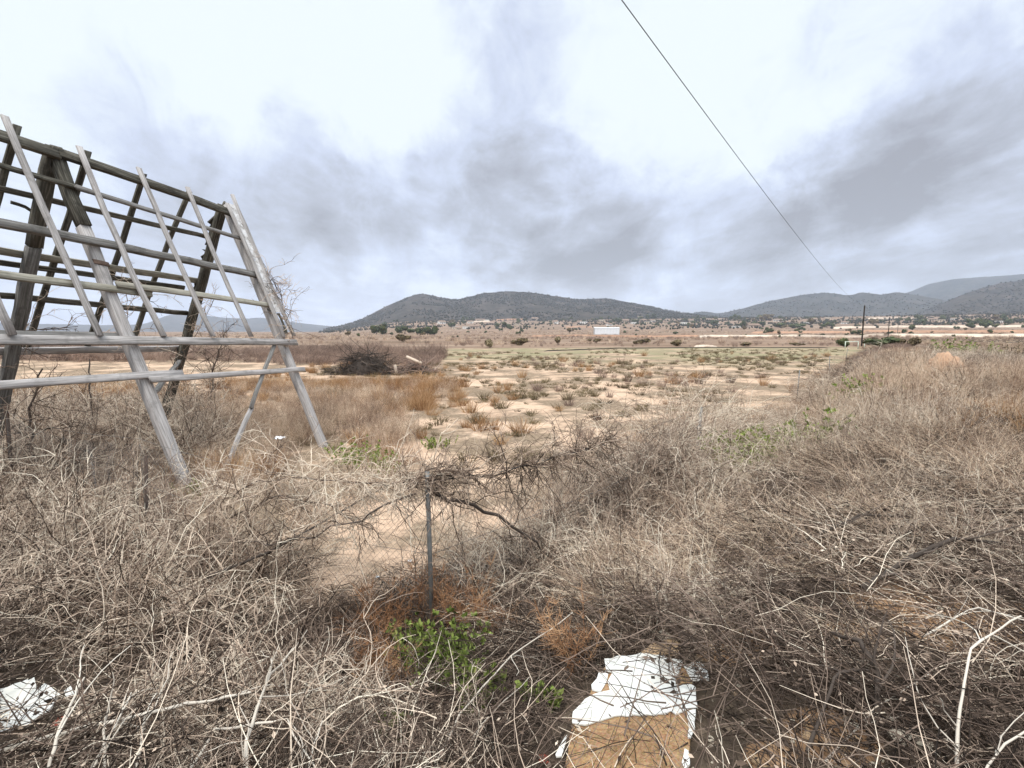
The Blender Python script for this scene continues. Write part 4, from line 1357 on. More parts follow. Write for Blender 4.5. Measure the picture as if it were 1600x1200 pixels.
# thick pale dead stems in the foreground
def stem(name, pxpath, label, r=.008, seed=0, mat=M_PALE, cat='dead stem', side=0, h0=None, tone=.6):
    """a dry stem; pxpath lists places on the ground (px, py) with the height of the stem above that place"""
    g = np.random.default_rng(seed)
    P = np.array([onland(a, b_) + np.array([0, 0, h]) for a, b_, h in pxpath])
    root = empty(name, tuple(P[0]))
    tag(root, label, cat, 'bleached dead stems' if mat is M_PALE else None)
    tt = np.linspace(0, 1, len(P))
    t2 = np.linspace(0, 1, 4 * len(P))
    fine = np.stack([np.interp(t2, tt, P[:, i]) for i in range(3)], -1)
    fine[1:] += np.cumsum(g.normal(0, .0035, fine[1:].shape), 0)
    fine = fine - P[0]
    V, Q = tubes(fine[None], np.linspace(r, r * .55, len(fine))[None] * (1 + .12 * g.normal(size=(1, len(fine)))), 6)
    link('stem', mk_mesh('stem', V, [Q], [mat], np.full(len(V), tone), True), root)
    if side:
        G = Geo()
        i, PP, D = kids(fine[None], side, .6, g, 2)
        m = walk(PP, D, g.uniform(.1, .45, side), 6, .16, .02, g)
        add_strands(G, m, r * .45, r * .2, g.uniform(.4, .8, side), 5)
        link('twigs', G.mesh('twigs', mat), root)['kind'] = 'stuff'
    return root


STEMS = [
    ([(-10, 1195, .05), (150, 1190, .16), (300, 1195, .30), (400, 1190, .34)], 'long pale stem crossing the lower corner, lowest of the lying ones', .010, 2),
    ([(70, 1290, .1), (100, 1240, .25), (140, 1160, .30)], 'thick pale cut stem leaning up beside the white board fragment', .008, 2),
    ([(130, 1300, .1), (170, 1240, .22), (215, 1180, .30)], 'pale cut stem, second of the leaning group', .006, 3),
    ([(165, 1310, .05), (170, 1260, .2), (175, 1240, .32)], 'upright pale stem in the middle of the leaning group', .0075, 2),
    ([(200, 1300, .1), (230, 1230, .25), (255, 1180, .3)], 'pale stem with curled twigs in the leaning group', .0055, 4),
    ([(385, 1310, .05), (390, 1250, .25), (430, 1180, .42), (470, 1140, .48)], 'tall forked pale stem standing before the dark mesh', .0085, 6),
    ([(270, 1290, .1), (340, 1240, .28), (450, 1230, .3), (520, 1300, .12)], 'arched pale stem bending back to the ground', .006, 5),
    ([(480, 1300, .1), (490, 1240, .2), (500, 1210, .26)], 'short pale stub at the lower edge', .0045, 1),
    ([(640, 1280, .02), (720, 1180, .2), (800, 1100, .28), (890, 1040, .34)], 'long straight pale stalk slanting past the russet weeds towards the board', .0055, 3),
    ([(680, 1290, .02), (750, 1190, .16), (830, 1110, .2)], 'thin pale stalk running beside the long straight one', .0035, 2),
    ([(1490, 1270, .0), (1500, 1190, .22), (1520, 1140, .36), (1600, 1110, .42)], 'bent pale branch arching out of the lower corner on the bank', .0065, 5),
    ([(1500, 1290, .05), (1560, 1240, .15), (1640, 1210, .25)], 'pale branch lying under the arched one', .0045, 4),
    ([(1290, 1190, .0), (1370, 1130, .05), (1460, 1090, .1)], 'thin straight stalk lying over the bare soil', .004, 2),
    ([(1440, 1010, .05), (1520, 1000, .18), (1610, 1050, .25)], 'pale bramble arching along the edge of the bank', .005, 4),
]
for k_, (pp, lab, r_, sd) in enumerate(STEMS):
    stem('bleached_branch', pp, lab, r_, 700 + k_, side=sd)
for k_, (pp, lab, r_, sd) in enumerate([
    ([(1345, 935, .06), (1400, 915, .14), (1480, 885, .20), (1560, 880, .14)], 'dark charred branch lying above the bare patch on the bank', .018, 4),
    ([(1370, 1150, .04), (1360, 1090, .14), (1330, 1060, .2), (1290, 1030, .16)], 'crooked dark branch lying on the bank near the pale stones', .014, 5),
    ([(1260, 1190, .04), (1300, 1110, .18), (1350, 1090, .12)], 'grey bent branch standing over the lower bare soil', .008, 2),
    ([(1180, 890, .12), (1270, 880, .2), (1340, 850, .24), (1420, 840, .16)], 'dark stick among straw in the middle of the bank', .011, 4),
    ([(330, 1000, .5), (420, 960, .55), (520, 900, .6), (640, 820, .65)], 'dark branch reaching over the sandy gap in front of the fence', .012, 6),
]):
    stem('dead_branch', pp, lab, r_, 740 + k_, M_BARK, 'dead branch', sd, tone=.35)


# ------------------------------------------------------------------ stones, boards, litter
def stone_mesh(seed, squash=(1, .8, .6)):
    import bmesh
    g = np.random.default_rng(seed)
    bm = bmesh.new()
    bmesh.ops.create_icosphere(bm, subdivisions=3, radius=1)
    cuts = [(unit(g.normal(size=3)), g.uniform(.62, .9)) for _ in range(9)]
    for v in bm.verts:
        c = np.array(v.co)
        for n_, d_ in cuts:
            k = c @ n_ - d_
            if k > 0: c = c - n_ * k
        c *= 1 + .06 * (fbm(np.array([c[0] * 3 + 9]), np.array([c[1] * 3 + c[2] * 2 + 9]), 3, seed)[0] - .5)
        v.co = c * np.array(squash)
    me = bpy.data.meshes.new('stone')
    bm.to_mesh(me)
    bm.free()
    return me


for k_, (px, py, r_, m_, lab) in enumerate([
    (1455, 795, .055, M_STONE, 'white stone lying in straw high on the bank'), (1592, 795, .07, M_STONE, 'pale rock at the picture edge on the bank'), (1425, 1168, .050, M_STONE, 'flat cream stone on bare soil near the lower corner'),
    (1392, 1128, .02, M_STONE, 'small pale pebble above the flat cream stone'), (1328, 1132, .022, M_STONE, 'small cream stone above the orange soil'), (1262, 1155, .020, M_OSTONE, 'little ochre stone on the lower soil'), (1335, 1158, .022, M_OSTONE, 'ochre clod beside the orange soil'),
    (1555, 1000, .02, M_STONE, 'small white stone near the edge of the bank'), (1352, 1000, .018, M_OSTONE, 'ochre pebble below the bare patch'), (1180, 1192, .02, M_OSTONE, 'ochre pebble at the lower edge of the bank'), (1085, 985, .055, M_STONE, 'broken pale lump of rubble just above the white board'), (1040, 1005, .05, M_STONE, 'grey rubble lump touching the top of the white board')]):
    me = stone_mesh(800 + k_, (1, .75, .62) if k_ != 2 else (1.3, .7, .4))
    me.materials.append(m_)
    q = onland(px, py)
    o = link('stone', me, None, tuple(q + [0, 0, r_ * .6]))
    o.scale = (r_ * 1.3,) * 3
    o.rotation_euler = (0, 0, k_ * 1.3)
    tag(o, lab, 'stone')

S_PEB = source('pebble_source', [stone_mesh(860 + i) for i in range(3)])
for o in S_PEB.objects:
    o.data.materials.append(M_OSTONE if o.name.endswith('1') else M_STONE)
p = sample(330, .4, 3.4, 1.5, 4.2, lambda x, y: sstep(.8, 1.6, toe_dist(x, y)) * (.15 + .85 * (clear(x, y) < .6)))
scatter('gravel', S_PEB, land(p), rng.exponential(.006, len(p)) + .004, rots(len(p), 1.0), 'small pebbles and clods on the bare soil of the bank', 'gravel')

# ---- broken melamine board in front
BQ = onland(1000, 1090)
e_ = .12
gx = (float(gz(BQ[0] + e_, BQ[1])) - float(gz(BQ[0] - e_, BQ[1]))) / (2 * e_)
gy = (float(gz(BQ[0], BQ[1] + e_)) - float(gz(BQ[0], BQ[1] - e_))) / (2 * e_)
PN = np.array([-gx * .4, -gy * .8, 1.0]); PN /= np.linalg.norm(PN)
PO = BQ + PN * .045


def on_plane(px, py, off=0.0):
    d = ray(px, py)
    return EYE + d * np.dot(PO + PN * off - EYE, PN) / np.dot(d, PN)


def sheet(name, outline, off, thick, mat, parent, g, rough=0.0, origin=None, sub=1, curl=0.0, pfun=None, nrm=None):
    pf = pfun or on_plane
    pts = []
    nO = len(outline)
    for i in range(nO):
        a, b_ = np.array(outline[i], float), np.array(outline[(i + 1) % nO], float)
        m = max(1, int(np.linalg.norm(b_ - a) / 9)) if rough else 1
        for t_ in range(m):
            p_ = a + (b_ - a) * t_ / m
            if rough: p_ = p_ + g.normal(0, rough, 2)
            pts.append(pf(p_[0], p_[1], off))
    nv = len(pts)
    N_ = PN if nrm is None else nrm
    o_ = origin
    V = [p_ - o_ - N_ * thick * .5 for p_ in pts] + [p_ - o_ + N_ * (thick * .5 + curl * g.uniform(0, 1)) for p_ in pts]
    me = bpy.data.meshes.new(name)
    me.from_pydata([tuple(v) for v in V], [], [list(range(nv))[::-1], list(range(nv, 2 * nv))] + [[i, (i + 1) % nv, (i + 1) % nv + nv, i + nv] for i in range(nv)])
    import bmesh
    bm = bmesh.new(); bm.from_mesh(me)
    bmesh.ops.triangulate(bm, faces=[f for f in bm.faces if len(f.verts) > 4])
    bmesh.ops.recalc_face_normals(bm, faces=bm.faces)
    bm.to_mesh(me); bm.free()
    me.materials.append(mat)
    return link(name, me, parent)


M_CHIP, nt, b = new_mat('chipboard')
t = nn(nt, 'ShaderNodeTexCoord')
vo = nn(nt, 'ShaderNodeTexVoronoi')
vo.inputs['Scale'].default_value = 190
nt.links.new(t.outputs['Object'], vo.inputs['Vector'])
n2 = noise(nt, t.outputs['Object'], 7, 6, .65)
cc = ramp(nt, n2.outputs[0], [(.3, (.20, .11, .05)), (.5, (.36, .205, .10)), (.7, (.47, .30, .16))])
cc = mixc(nt, .45, cc, mixc(nt, 1.0, cc, vo.outputs['Color'], 'MULTIPLY'))
n3 = noise(nt, t.outputs['Object'], 60, 4, .7)
cc = mixc(nt, .4, cc, ramp(nt, n3.outputs[0], [(.35, (.15, .08, .04)), (.65, (.62, .42, .25))]))
nt.links.new(cc, b.inputs['Base Color'])
bp = nn(nt, 'ShaderNodeBump'); bp.inputs['Strength'].default_value = .6; bp.inputs['Distance'].default_value = .003
nt.links.new(vo.outputs['Distance'], bp.inputs['Height']); nt.links.new(bp.outputs[0], b.inputs['Normal'])
M_LAM, nt, b = new_mat('white_laminate')
t = nn(nt, 'ShaderNodeTexCoord')
n1 = noise(nt, t.outputs['Object'], 5, 7, .6)
n2 = noise(nt, t.outputs['Object'], 16, 8, .75)
cc = ramp(nt, n1.outputs[0], [(.3, (.64, .62, .55)), (.6, (.74, .735, .71))])
cc = mixc(nt, math_node(nt, 'MULTIPLY', ramp(nt, n2.outputs[0], [(.60, (0, 0, 0)), (.72, (1, 1, 1))]), .45), cc, (.42, .34, .24))
nt.links.new(cc, b.inputs['Base Color'])
b.inputs['Roughness'].default_value = .45
b.inputs['Specular IOR Level'].default_value = .4
g = np.random.default_rng(9)
pb = empty('broken_board', tuple(BQ))
tag(pb, 'broken chipboard panel with peeling white laminate lying on the bank', 'broken board')
sheet('core', [(950, 1036), (985, 1030), (1060, 1036), (1080, 1062), (1084, 1092), (1082, 1130), (1074, 1215), (1065, 1262), (880, 1262), (890, 1150), (900, 1122), (936, 1064)], 0, .018, M_CHIP, pb, g, 1.2, BQ)
sheet('laminate', [(945, 1030), (985, 1024), (1030, 1023), (1066, 1032), (1062, 1048), (1055, 1064), (1060, 1072), (1078, 1070), (1088, 1075), (1089, 1104), (1056, 1117), (1050, 1112), (1020, 1118), (1000, 1118), (960, 1121), (920, 1131), (892, 1131), (897, 1112), (915, 1092), (940, 1082), (955, 1080), (950, 1065), (957, 1052), (947, 1047)], .014, .004, M_LAM, pb, g, 1.1, BQ, curl=.003)
sheet('laminate', [(936, 1050), (952, 1048), (948, 1064), (940, 1080), (926, 1080), (924, 1070), (930, 1060)], .013, .004, M_LAM, pb, g, 1.1, BQ, curl=.003)
sheet('laminate', [(1070, 1042), (1095, 1034), (1106, 1046), (1107, 1062), (1082, 1066)], .016, .004, M_LAM, pb, g, .8, BQ, curl=.006)
sheet('laminate', [(1074, 1114), (1087, 1108), (1086, 1140), (1078, 1154), (1073, 1152), (1076, 1136)], .014, .004, M_LAM, pb, g, .8, BQ, curl=.006)
sheet('laminate', [(882, 1152), (886, 1150), (878, 1182), (869, 1184), (868, 1180)], .012, .004, M_LAM, pb, g, .6, BQ, curl=.004)
sheet('laminate', [(1070, 1170), (1076, 1172), (1079, 1196), (1070, 1205), (1066, 1190)], .014, .004, M_LAM, pb, g, .8, BQ, curl=.006)
o = sheet('edge_strip', [(1001, 1018), (1030, 1003), (1052, 998), (1066, 1008), (1058, 1024), (1025, 1021)], .02, .01, M_OSTONE, pb, g, 1.0, BQ)
o['label'] = 'dull grey brown piece under the upper edge'

# ---- white fragment bottom left
LQ = onland(50, 1110)
PO2 = LQ + np.array([0, 0, .16])
PN2 = unit(np.array([.25, -.45, 1.0]))


def on_plane2(px, py, off=0.0):
    d = ray(px, py)
    return EYE + d * np.dot(PO2 + PN2 * off - EYE, PN2) / np.dot(d, PN2)


fb = empty('board_fragment', tuple(LQ))
tag(fb, 'cracked white board fragment under twigs in the lower corner', 'broken board')
sheet('panel', [(-40, 1090), (10, 1074), (35, 1064), (54, 1059), (56, 1080), (70, 1070), (95, 1085), (75, 1115), (60, 1120), (50, 1132), (15, 1142), (-40, 1150)], 0, .016, M_LAM, fb, g, 1.2, LQ, pfun=on_plane2, nrm=PN2)
sheet('chip', [(-40, 1152), (5, 1146), (18, 1150), (12, 1156), (22, 1158), (8, 1166), (-40, 1170)], -.03, .012, M_LAM, fb, g, .8, LQ, pfun=on_plane2, nrm=PN2)
sheet('chip', [(100, 1078), (112, 1072), (120, 1085), (104, 1090)], -.03, .01, M_LAM, fb, g, .8, LQ, pfun=on_plane2, nrm=PN2)


def scrap(name, px, py, size, mat, label, seed, h=0.0, cat='litter'):
    """a crumpled scrap of plastic"""
    g = np.random.default_rng(seed)
    n_ = 7
    X, Y = np.meshgrid(np.linspace(-1, 1, n_), np.linspace(-1, 1, n_))
    Z = g.uniform(0, .7, X.shape)
    V = np.stack([X + g.normal(0, .12, X.shape), Y + g.normal(0, .12, X.shape), Z], -1).reshape(-1, 3) * size
    I = np.arange(n_ * n_).reshape(n_, n_)
    Q = np.stack([I[:-1, :-1], I[:-1, 1:], I[1:, 1:], I[1:, :-1]], -1).reshape(-1, 4)
    me = mk_mesh(name, V, [Q], [mat])
    o = link(name, me, None, tuple(onland(px, py) + [0, 0, h]))
    md = o.modifiers.new('thick', 'SOLIDIFY'); md.thickness = size * .06
    return tag(o, label, cat)


scrap('plastic_scrap', 439, 722, .09, M_PLASTIC, 'crumpled white plastic caught in weeds by the far leg', 1, .45)
scrap('plastic_scrap', 95, 1140, .03, M_RED, 'red scrap lying under pale stems', 2, .03)
scrap('plastic_scrap', 850, 1195, .02, M_RED, 'small red scrap beside the broken board', 3, .02)
scrap('plastic_scrap', 640, 880, .022, M_PLASTIC, 'white paper scrap behind the mesh near the post', 4, .02)
scrap('plastic_scrap', 590, 905, .018, M_PLASTIC, 'small white scrap behind the mesh left of the post', 5, .02)

# ------------------------------------------------------------------ earth heap, brush pile
q = onland(1475, 612)
g = np.random.default_rng(14)
n_ = 34
X, Y = np.meshgrid(np.linspace(-1.2, 1.2, n_), np.linspace(-1.2, 1.2, n_))
Z = .62 * np.exp(-(X ** 2 * 1.6 + Y ** 2 * 2.4)) * (1 + .5 * (fbm(X * 2.3 + 9, Y * 2.3 + 9, 4, 5) - .5)) + .10 * (fbm(X * 6 + 9, Y * 6 + 9, 3, 6) - .5) - .05
I = np.arange(n_ * n_).reshape(n_, n_)
Q = np.stack([I[:-1, :-1], I[:-1, 1:], I[1:, 1:], I[1:, :-1]], -1).reshape(-1, 4)
o = link('earth_heap', mk_mesh('earth_heap', np.stack([X * .62, Y * .7, Z * 1.15 + .30 - .42 * (X ** 2 + Y ** 2) + .20 * (fbm(X * 9 + 3, Y * 9 + 5, 4, 4) - .5)], -1).reshape(-1, 3), [Q], [M_EARTH], None, True), None, tuple(q))
tag(o, 'heap of orange earth showing through the weeds on the bank', 'earth heap')


def brush_pile(px, py, w_, d_, h_, n_, label, seed, mat, tone):
    g = np.random.default_rng(seed)
    q = onland(px, py)
    root = empty('brush_pile', tuple(q))
    tag(root, label, 'brush pile')
    a = g.uniform(0, 6.28, n_); rr = np.sqrt(g.uniform(0, 1, n_))
    X, Y = np.cos(a) * rr * w_ * .5, np.sin(a) * rr * d_ * .5
    top = h_ * (1 - rr ** 2) * (.75 + .5 * fbm(X * .6 + 5, Y * .6 + 5, 2, seed))
    P = np.stack([X, Y, top * g.uniform(.2, 1, n_)], -1)
    D = unit(np.stack([g.normal(size=n_), g.normal(size=n_), g.normal(0, .45, n_)], -1))
    m = walk(P, D, g.uniform(.5, 1.6, n_), 5, .12, .02, g)
    m[..., 2] = np.maximum(m[..., 2], .02)
    G = Geo()
    tn = np.clip(g.normal(tone, .22, n_), 0, 1)
    add_strands(G, m, g.uniform(.012, .034, n_), .008, tn, 4)
    i, P, D = kids(m, n_ * 3, .7, g)
    add_strands(G, walk(P, D, g.uniform(.25, .8, len(P)), 4, .15, 0, g), .009, .004, np.clip(tn[i] + .1, 0, 1))
    link('branches', G.mesh('branches', mat), root)['kind'] = 'stuff'
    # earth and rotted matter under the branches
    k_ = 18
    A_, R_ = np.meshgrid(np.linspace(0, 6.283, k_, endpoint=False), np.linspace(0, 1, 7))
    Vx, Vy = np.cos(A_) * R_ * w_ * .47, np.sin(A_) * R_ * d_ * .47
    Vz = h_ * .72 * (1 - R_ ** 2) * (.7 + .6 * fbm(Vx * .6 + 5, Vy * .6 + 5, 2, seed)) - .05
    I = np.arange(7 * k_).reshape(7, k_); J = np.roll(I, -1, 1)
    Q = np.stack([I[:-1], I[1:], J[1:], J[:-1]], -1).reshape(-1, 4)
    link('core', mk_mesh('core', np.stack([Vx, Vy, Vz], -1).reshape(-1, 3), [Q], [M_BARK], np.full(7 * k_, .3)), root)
    return root, q


pile, pq = brush_pile(572, 584, 3.6, 2.6, 1.5, 420, 'big heap of dark cut branches standing in the field', 3, M_BARK, .5)
pile2, pq2 = brush_pile(648, 583, 2.6, 2.0, .85, 220, 'lower grey heap of branches next to the big dark one', 5, M_BRUSH, .6)
for k_, (dx, dz, ln, an) in enumerate([(.15, .86, 1.0, .42), (-.95, .3, .55, 1.3)]):
    c_, s_ = math.cos(an), math.sin(an)
    rod('pale_log', [(dx - ln * .5 * c_, -.9, dz + ln * .5 * s_), (dx, -.95, dz), (dx + ln * .5 * c_, -1.0, dz - ln * .5 * s_)], .09, M_PALEEARTH, pile2, 7)
q = onland(657, 583)
rod('stake', [tuple(q + [0, 0, -.1]), tuple(q + [.02, 0, .8])], .025, M_WALLC, None, 6)
st = bpy.data.objects['stake']
tag(st, 'thin pale stake standing beside the lower branch heap', 'stake')

# ------------------------------------------------------------------ tufts on the field: the countable ones
TM = {'golden': [tuft_mesh(900 + i, M_GOLD, 80, .42, 1.5, .5, .13) for i in range(3)], 'olive': [tuft_mesh(910 + i, M_OLIVE, 70, .34, 1.7, .6, .12) for i in range(3)], 'brown': [tuft_mesh(920 + i, M_BRUSH, 60, .38, 1.5, .5, .12) for i in range(3)]}
LAB = {'golden': 'tawny dry grass tuft on the field', 'olive': 'low dark olive tuft on the field', 'brown': 'thin brown weed tuft on the field'}
g = np.random.default_rng(31)
q = sample(300, -15, 34, 9.5, 62, lambda x, y: sstep(-1.0, -2.4, toe_dist(x, y)) * (np.abs(pxl(x, y) - 850) < 640) * sstep(70, 12, y) * (.15 + .85 * sstep(.42, .6, fbm(x * .14, y * .14, 3, 44))), g)
for k_, (x, y) in enumerate(q):
    wst = x < y * .02
    kind = ('golden' if g.uniform() < .85 else 'olive') if wst and y < 40 else ('olive' if g.uniform() < .3 else ('brown' if g.uniform() < .6 else 'golden'))
    o = link(kind + '_tuft', TM[kind][k_ % 3], None, (x, y, float(gz(x, y)) - .01))
    s_ = g.uniform(.45, 1.15) * (1 + y * .008)
    o.scale = (s_ * g.uniform(.9, 1.4), s_ * g.uniform(.9, 1.4), s_)
    o.rotation_euler = (0, 0, g.uniform(0, 6.28))
    where = 'right behind the wire fence' if y < 13 else ('between the frame and the branch heaps' if x < -3 and y < 30 else ('in the middle of the sand' if y < 24 else ('out past the branch heaps' if x < 2 else 'on the far greener part')))
    tag(o, LAB[kind] + ' ' + where, 'grass tuft', kind + ' tufts ' + where)

# ------------------------------------------------------------------ poles and overhead cable
POLES = [(onland(1346, 543), 7.1, .105, 'tall dark wooden utility pole standing at the end of the bank', M_POLE), ((128.0, 175.0, 0.0), 7.0, .11, 'second utility pole, thinner with distance, behind the dark one', M_POLE), ((251.0, 335.0, 0.0), 7.1, .13, 'farthest utility pole of the line', M_POLEP)]
tops = []
for (q, h_, r_, lab, m_) in POLES:
    q = np.array([q[0], q[1], float(gz(q[0], q[1]))])
    root = empty('utility_pole', tuple(q))
    tag(root, lab, 'utility pole', 'utility poles along the bank')
    V, Q = tubes(np.array([[(0, 0, -.4), (.02, 0, h_ * .5), (.06, 0, h_ * .99)]]), np.array([[r_ * 1.25, r_ * 1.1, r_]]), 10)
    link('shaft', mk_mesh('shaft', V, [Q, np.array([list(range(20, 30))])], [m_], None, True), root)
    rod('pin', [(.06, 0, h_ * .98), (.06, 0, h_ * 1.015)], r_ * .3, M_RUST, root, 6)
    tops.append(q + np.array([.06, 0, h_ * 1.01]))


def cable(a, b_, sag, r_, n_=60):
    t_ = np.linspace(0, 1, n_)[:, None]
    P = np.array(a)[None] * (1 - t_) + np.array(b_)[None] * t_
    P[:, 2] -= (sag * 4 * t_ * (1 - t_))[:, 0]
    return P


near = np.array([-8.5, -6.5, 7.6])
P = cable(near, tops[0], 1.35, .013, 110)
rt = empty('overhead_cable', tuple(near))
tag(rt, 'single dark overhead cable crossing the sky down to the dark pole', 'cable')
V, Q = tubes(P[None] - near, np.full((1, len(P)), .0065), 6)
link('span', mk_mesh('span', V, [Q], [M_CABLE], None, True), rt)
for a, b_ in ((tops[0], tops[1]), (tops[1], tops[2])):
    V, Q = tubes(cable(a, b_, 1.6, .011, 40)[None] - near, np.full((1, 40), .011), 5)
    link('span', mk_mesh('span', V, [Q], [M_CABLE], None, True), rt)


# ------------------------------------------------------------------ goal frames
def goal(px0, px1, py_top, py_base, dist, lab, hg):
    q0, q1 = ray(px0, 520), ray(px1, 520)
    a = np.array([q0[0] / q0[1] * dist, dist]); b_ = np.array([q1[0] / q1[1] * dist, dist + 1.0])
    za = float(gz(a[0], a[1]))
    root = empty('goal_frame', (a[0], a[1], za))
    tag(root, lab, 'goal frame')
    o_ = np.array([a[0], a[1], za])
    A0, B0 = np.array([a[0], a[1], za]), np.array([b_[0], b_[1], za])
    up = np.array([0, 0, hg])
    rod('post', [A0 - o_ - up * .05, A0 + up - o_], .06, M_GOALP, root)
    rod('post', [B0 - o_ - up * .05, B0 + up - o_], .06, M_GOALP, root)
    rod('crossbar', [A0 + up - o_ - np.array([.06, 0, 0]), B0 + up - o_ + np.array([.06, 0, 0])], .06, M_GOALP, root)
    return root


goal(1322, 1349, 534, 545, 79, 'pale goal frame standing on the field before the dark pole', 1.12)
goal(1352, 1381, 534, 545, 81, 'second pale goal frame, just beyond the dark pole', 1.12)

# ------------------------------------------------------------------ far things: trees, houses, shed, banks
def crown_geo(seed, n=700, lobes=5, mat=M_DGREEN, leaf=.16):
    g = np.random.default_rng(seed)
    G = Geo()
    C_ = np.column_stack([g.normal(0, .42, lobes), g.normal(0, .35, lobes), g.uniform(.35, .85, lobes)])
    R_ = g.uniform(.3, .5, lobes)
    k = g.integers(0, lobes, n)
    u_ = unit(g.normal(size=(n, 3)))
    P = C_[k] + u_ * R_[k][:, None] * (g.uniform(0, 1, n) ** .4)[:, None]
    P[:, 2] = np.abs(P[:, 2])
    e1 = unit(np.cross(u_, g.normal(size=(n, 3)))); e2 = np.cross(u_ + .5 * g.normal(size=(n, 3)), e1)
    s_ = g.uniform(.5, 1.1, n)[:, None] * leaf
    V = np.stack([P + e1 * s_, P + e2 * s_ * .6, P - e1 * s_, P - e2 * s_ * .6], 1).reshape(-1, 3)
    G.add(V, np.arange(n * 4).reshape(-1, 4), np.repeat(np.clip(g.normal(.5, .2, n), 0, 1), 4))
    return G.mesh('crown', mat)


CR = [crown_geo(1000 + i) for i in range(4)]
CRO = [crown_geo(1020 + i, 520, 4, M_OLIVE) for i in range(3)]
V, Q = tubes(np.array([[(0, 0, -.1), (.02, 0, .2), (-.02, .02, .5)]]), np.array([[.06, .045, .03]]), 6)
TRK = mk_mesh('trunk', V, [Q], [M_BARK], np.full(len(V), .4))


def far_tree(px, py, wpx, hpx, label, k_, crowns=CR, name='tree', cat='tree', group=None, trunk=True):
    q = onland(px, py)
    D_ = float(np.hypot(q[0], q[1])) * math.cos(math.atan2(abs(q[0]), q[1]))
    root = empty(name, tuple(q), k_ * 1.7)
    tag(root, label, cat, group)
    sx, sz = wpx / F * D_ * .62, hpx / F * D_
    c = link('crown', crowns[k_ % len(crowns)], root)
    c.scale = (sx, sx, sz * .78)
    c.location = (0, 0, sz * .02)
    if trunk:
        t_ = link('trunk', TRK, root)
        t_.scale = (sx, sx, sz)
    return root


NAMED = [
    (588, 523, 24, 17, 'dark evergreen clump under the left end of the hill'), (601, 521, 10, 9, 'small tree next to the dark evergreen clump'), (633, 522, 24, 13, 'dark tree, first of the row before the hill'), (652, 523, 22, 12, 'dark tree in the middle of the row before the hill'), (668, 523, 22, 14, 'taller dark tree near the end of the row before the hill'), (678, 524, 12, 11, 'last dark tree of the row before the hill'),
    (785, 513, 18, 11, 'tree below the reddish terraces of the hill'), (796, 515, 12, 8, 'small tree beside the one under the terraces'), (705, 512, 10, 9, 'lone tree beside the pale houses under the hill'),
    (1160, 512, 8, 12, 'slim tree among the village houses'), (1182, 510, 22, 8, 'flat topped tree in the village'), (1225, 512, 26, 8, 'broad dark tree on the village edge'), (1246, 513, 22, 8, 'dark tree joined to the broad one on the village edge'), (1292, 512, 18, 9, 'tree before the pale track, near the dark pole')]
for k_, (px, py, w_, h_, lab) in enumerate(NAMED):
    far_tree(px, py, w_, h_, lab, k_)
BUSH = [
    (630, 535, 25, 14, 'rounded grey green bush beyond the branch heap'), (760, 543, 22, 14, 'olive bush at the far edge of the sandy field'), (812, 540, 24, 13, 'pale olive bush on the plain behind the field'), (870, 538, 15, 13, 'small dark bush on the plain left of the shed'), (1000, 538, 24, 10, 'grey bush below the white shed'), (1057, 541, 22, 11, 'grey green bush beside the pale mound'), (928, 536, 16, 8, 'low bush on the plain below the shed'),
    (1321, 543, 22, 16, 'round dark bush behind the first goal frame'), (1382, 543, 46, 17, 'wide dark green bush behind the second goal frame'), (1421, 543, 22, 17, 'bush standing right after the wide dark one'), (1170, 541, 26, 7, 'low flat bush at the far field edge'), (1245, 540, 20, 5, 'low scrub bush near the end of the field')]
for k_, (px, py, w_, h_, lab) in enumerate(BUSH):
    far_tree(px, py, w_, h_, lab, k_, CRO if k_ not in (7, 8) else CR, 'bush', 'bush', None, False)
g = np.random.default_rng(61)
for k_ in range(290):
    px = g.choice([g.normal(1010, 60), g.normal(1230, 60), g.uniform(540, 900), g.uniform(900, 1340), g.uniform(1340, 1640), g.normal(1520, 60)])
    py = g.choice([g.normal(506, 2.5), g.normal(501, 2), g.uniform(499, 513), g.uniform(514, 528)])
    w_ = g.uniform(3, 8) if g.uniform() < .8 else g.uniform(8, 15)
    far_tree(px, py, w_, w_ * g.uniform(.55, .9), 'small dark tree far off ' + ('under the hill' if px < 900 else 'among the houses behind the white shed' if px < 1140 else 'in the village before the mountain' if px < 1345 else 'beyond the utility poles'), k_, CR if g.uniform() < .8 else CRO, 'distant_tree', 'tree', 'distant trees ' + ('under the hill' if px < 900 else 'behind the white shed' if px < 1140 else 'in the village' if px < 1345 else 'beyond the poles'), False)


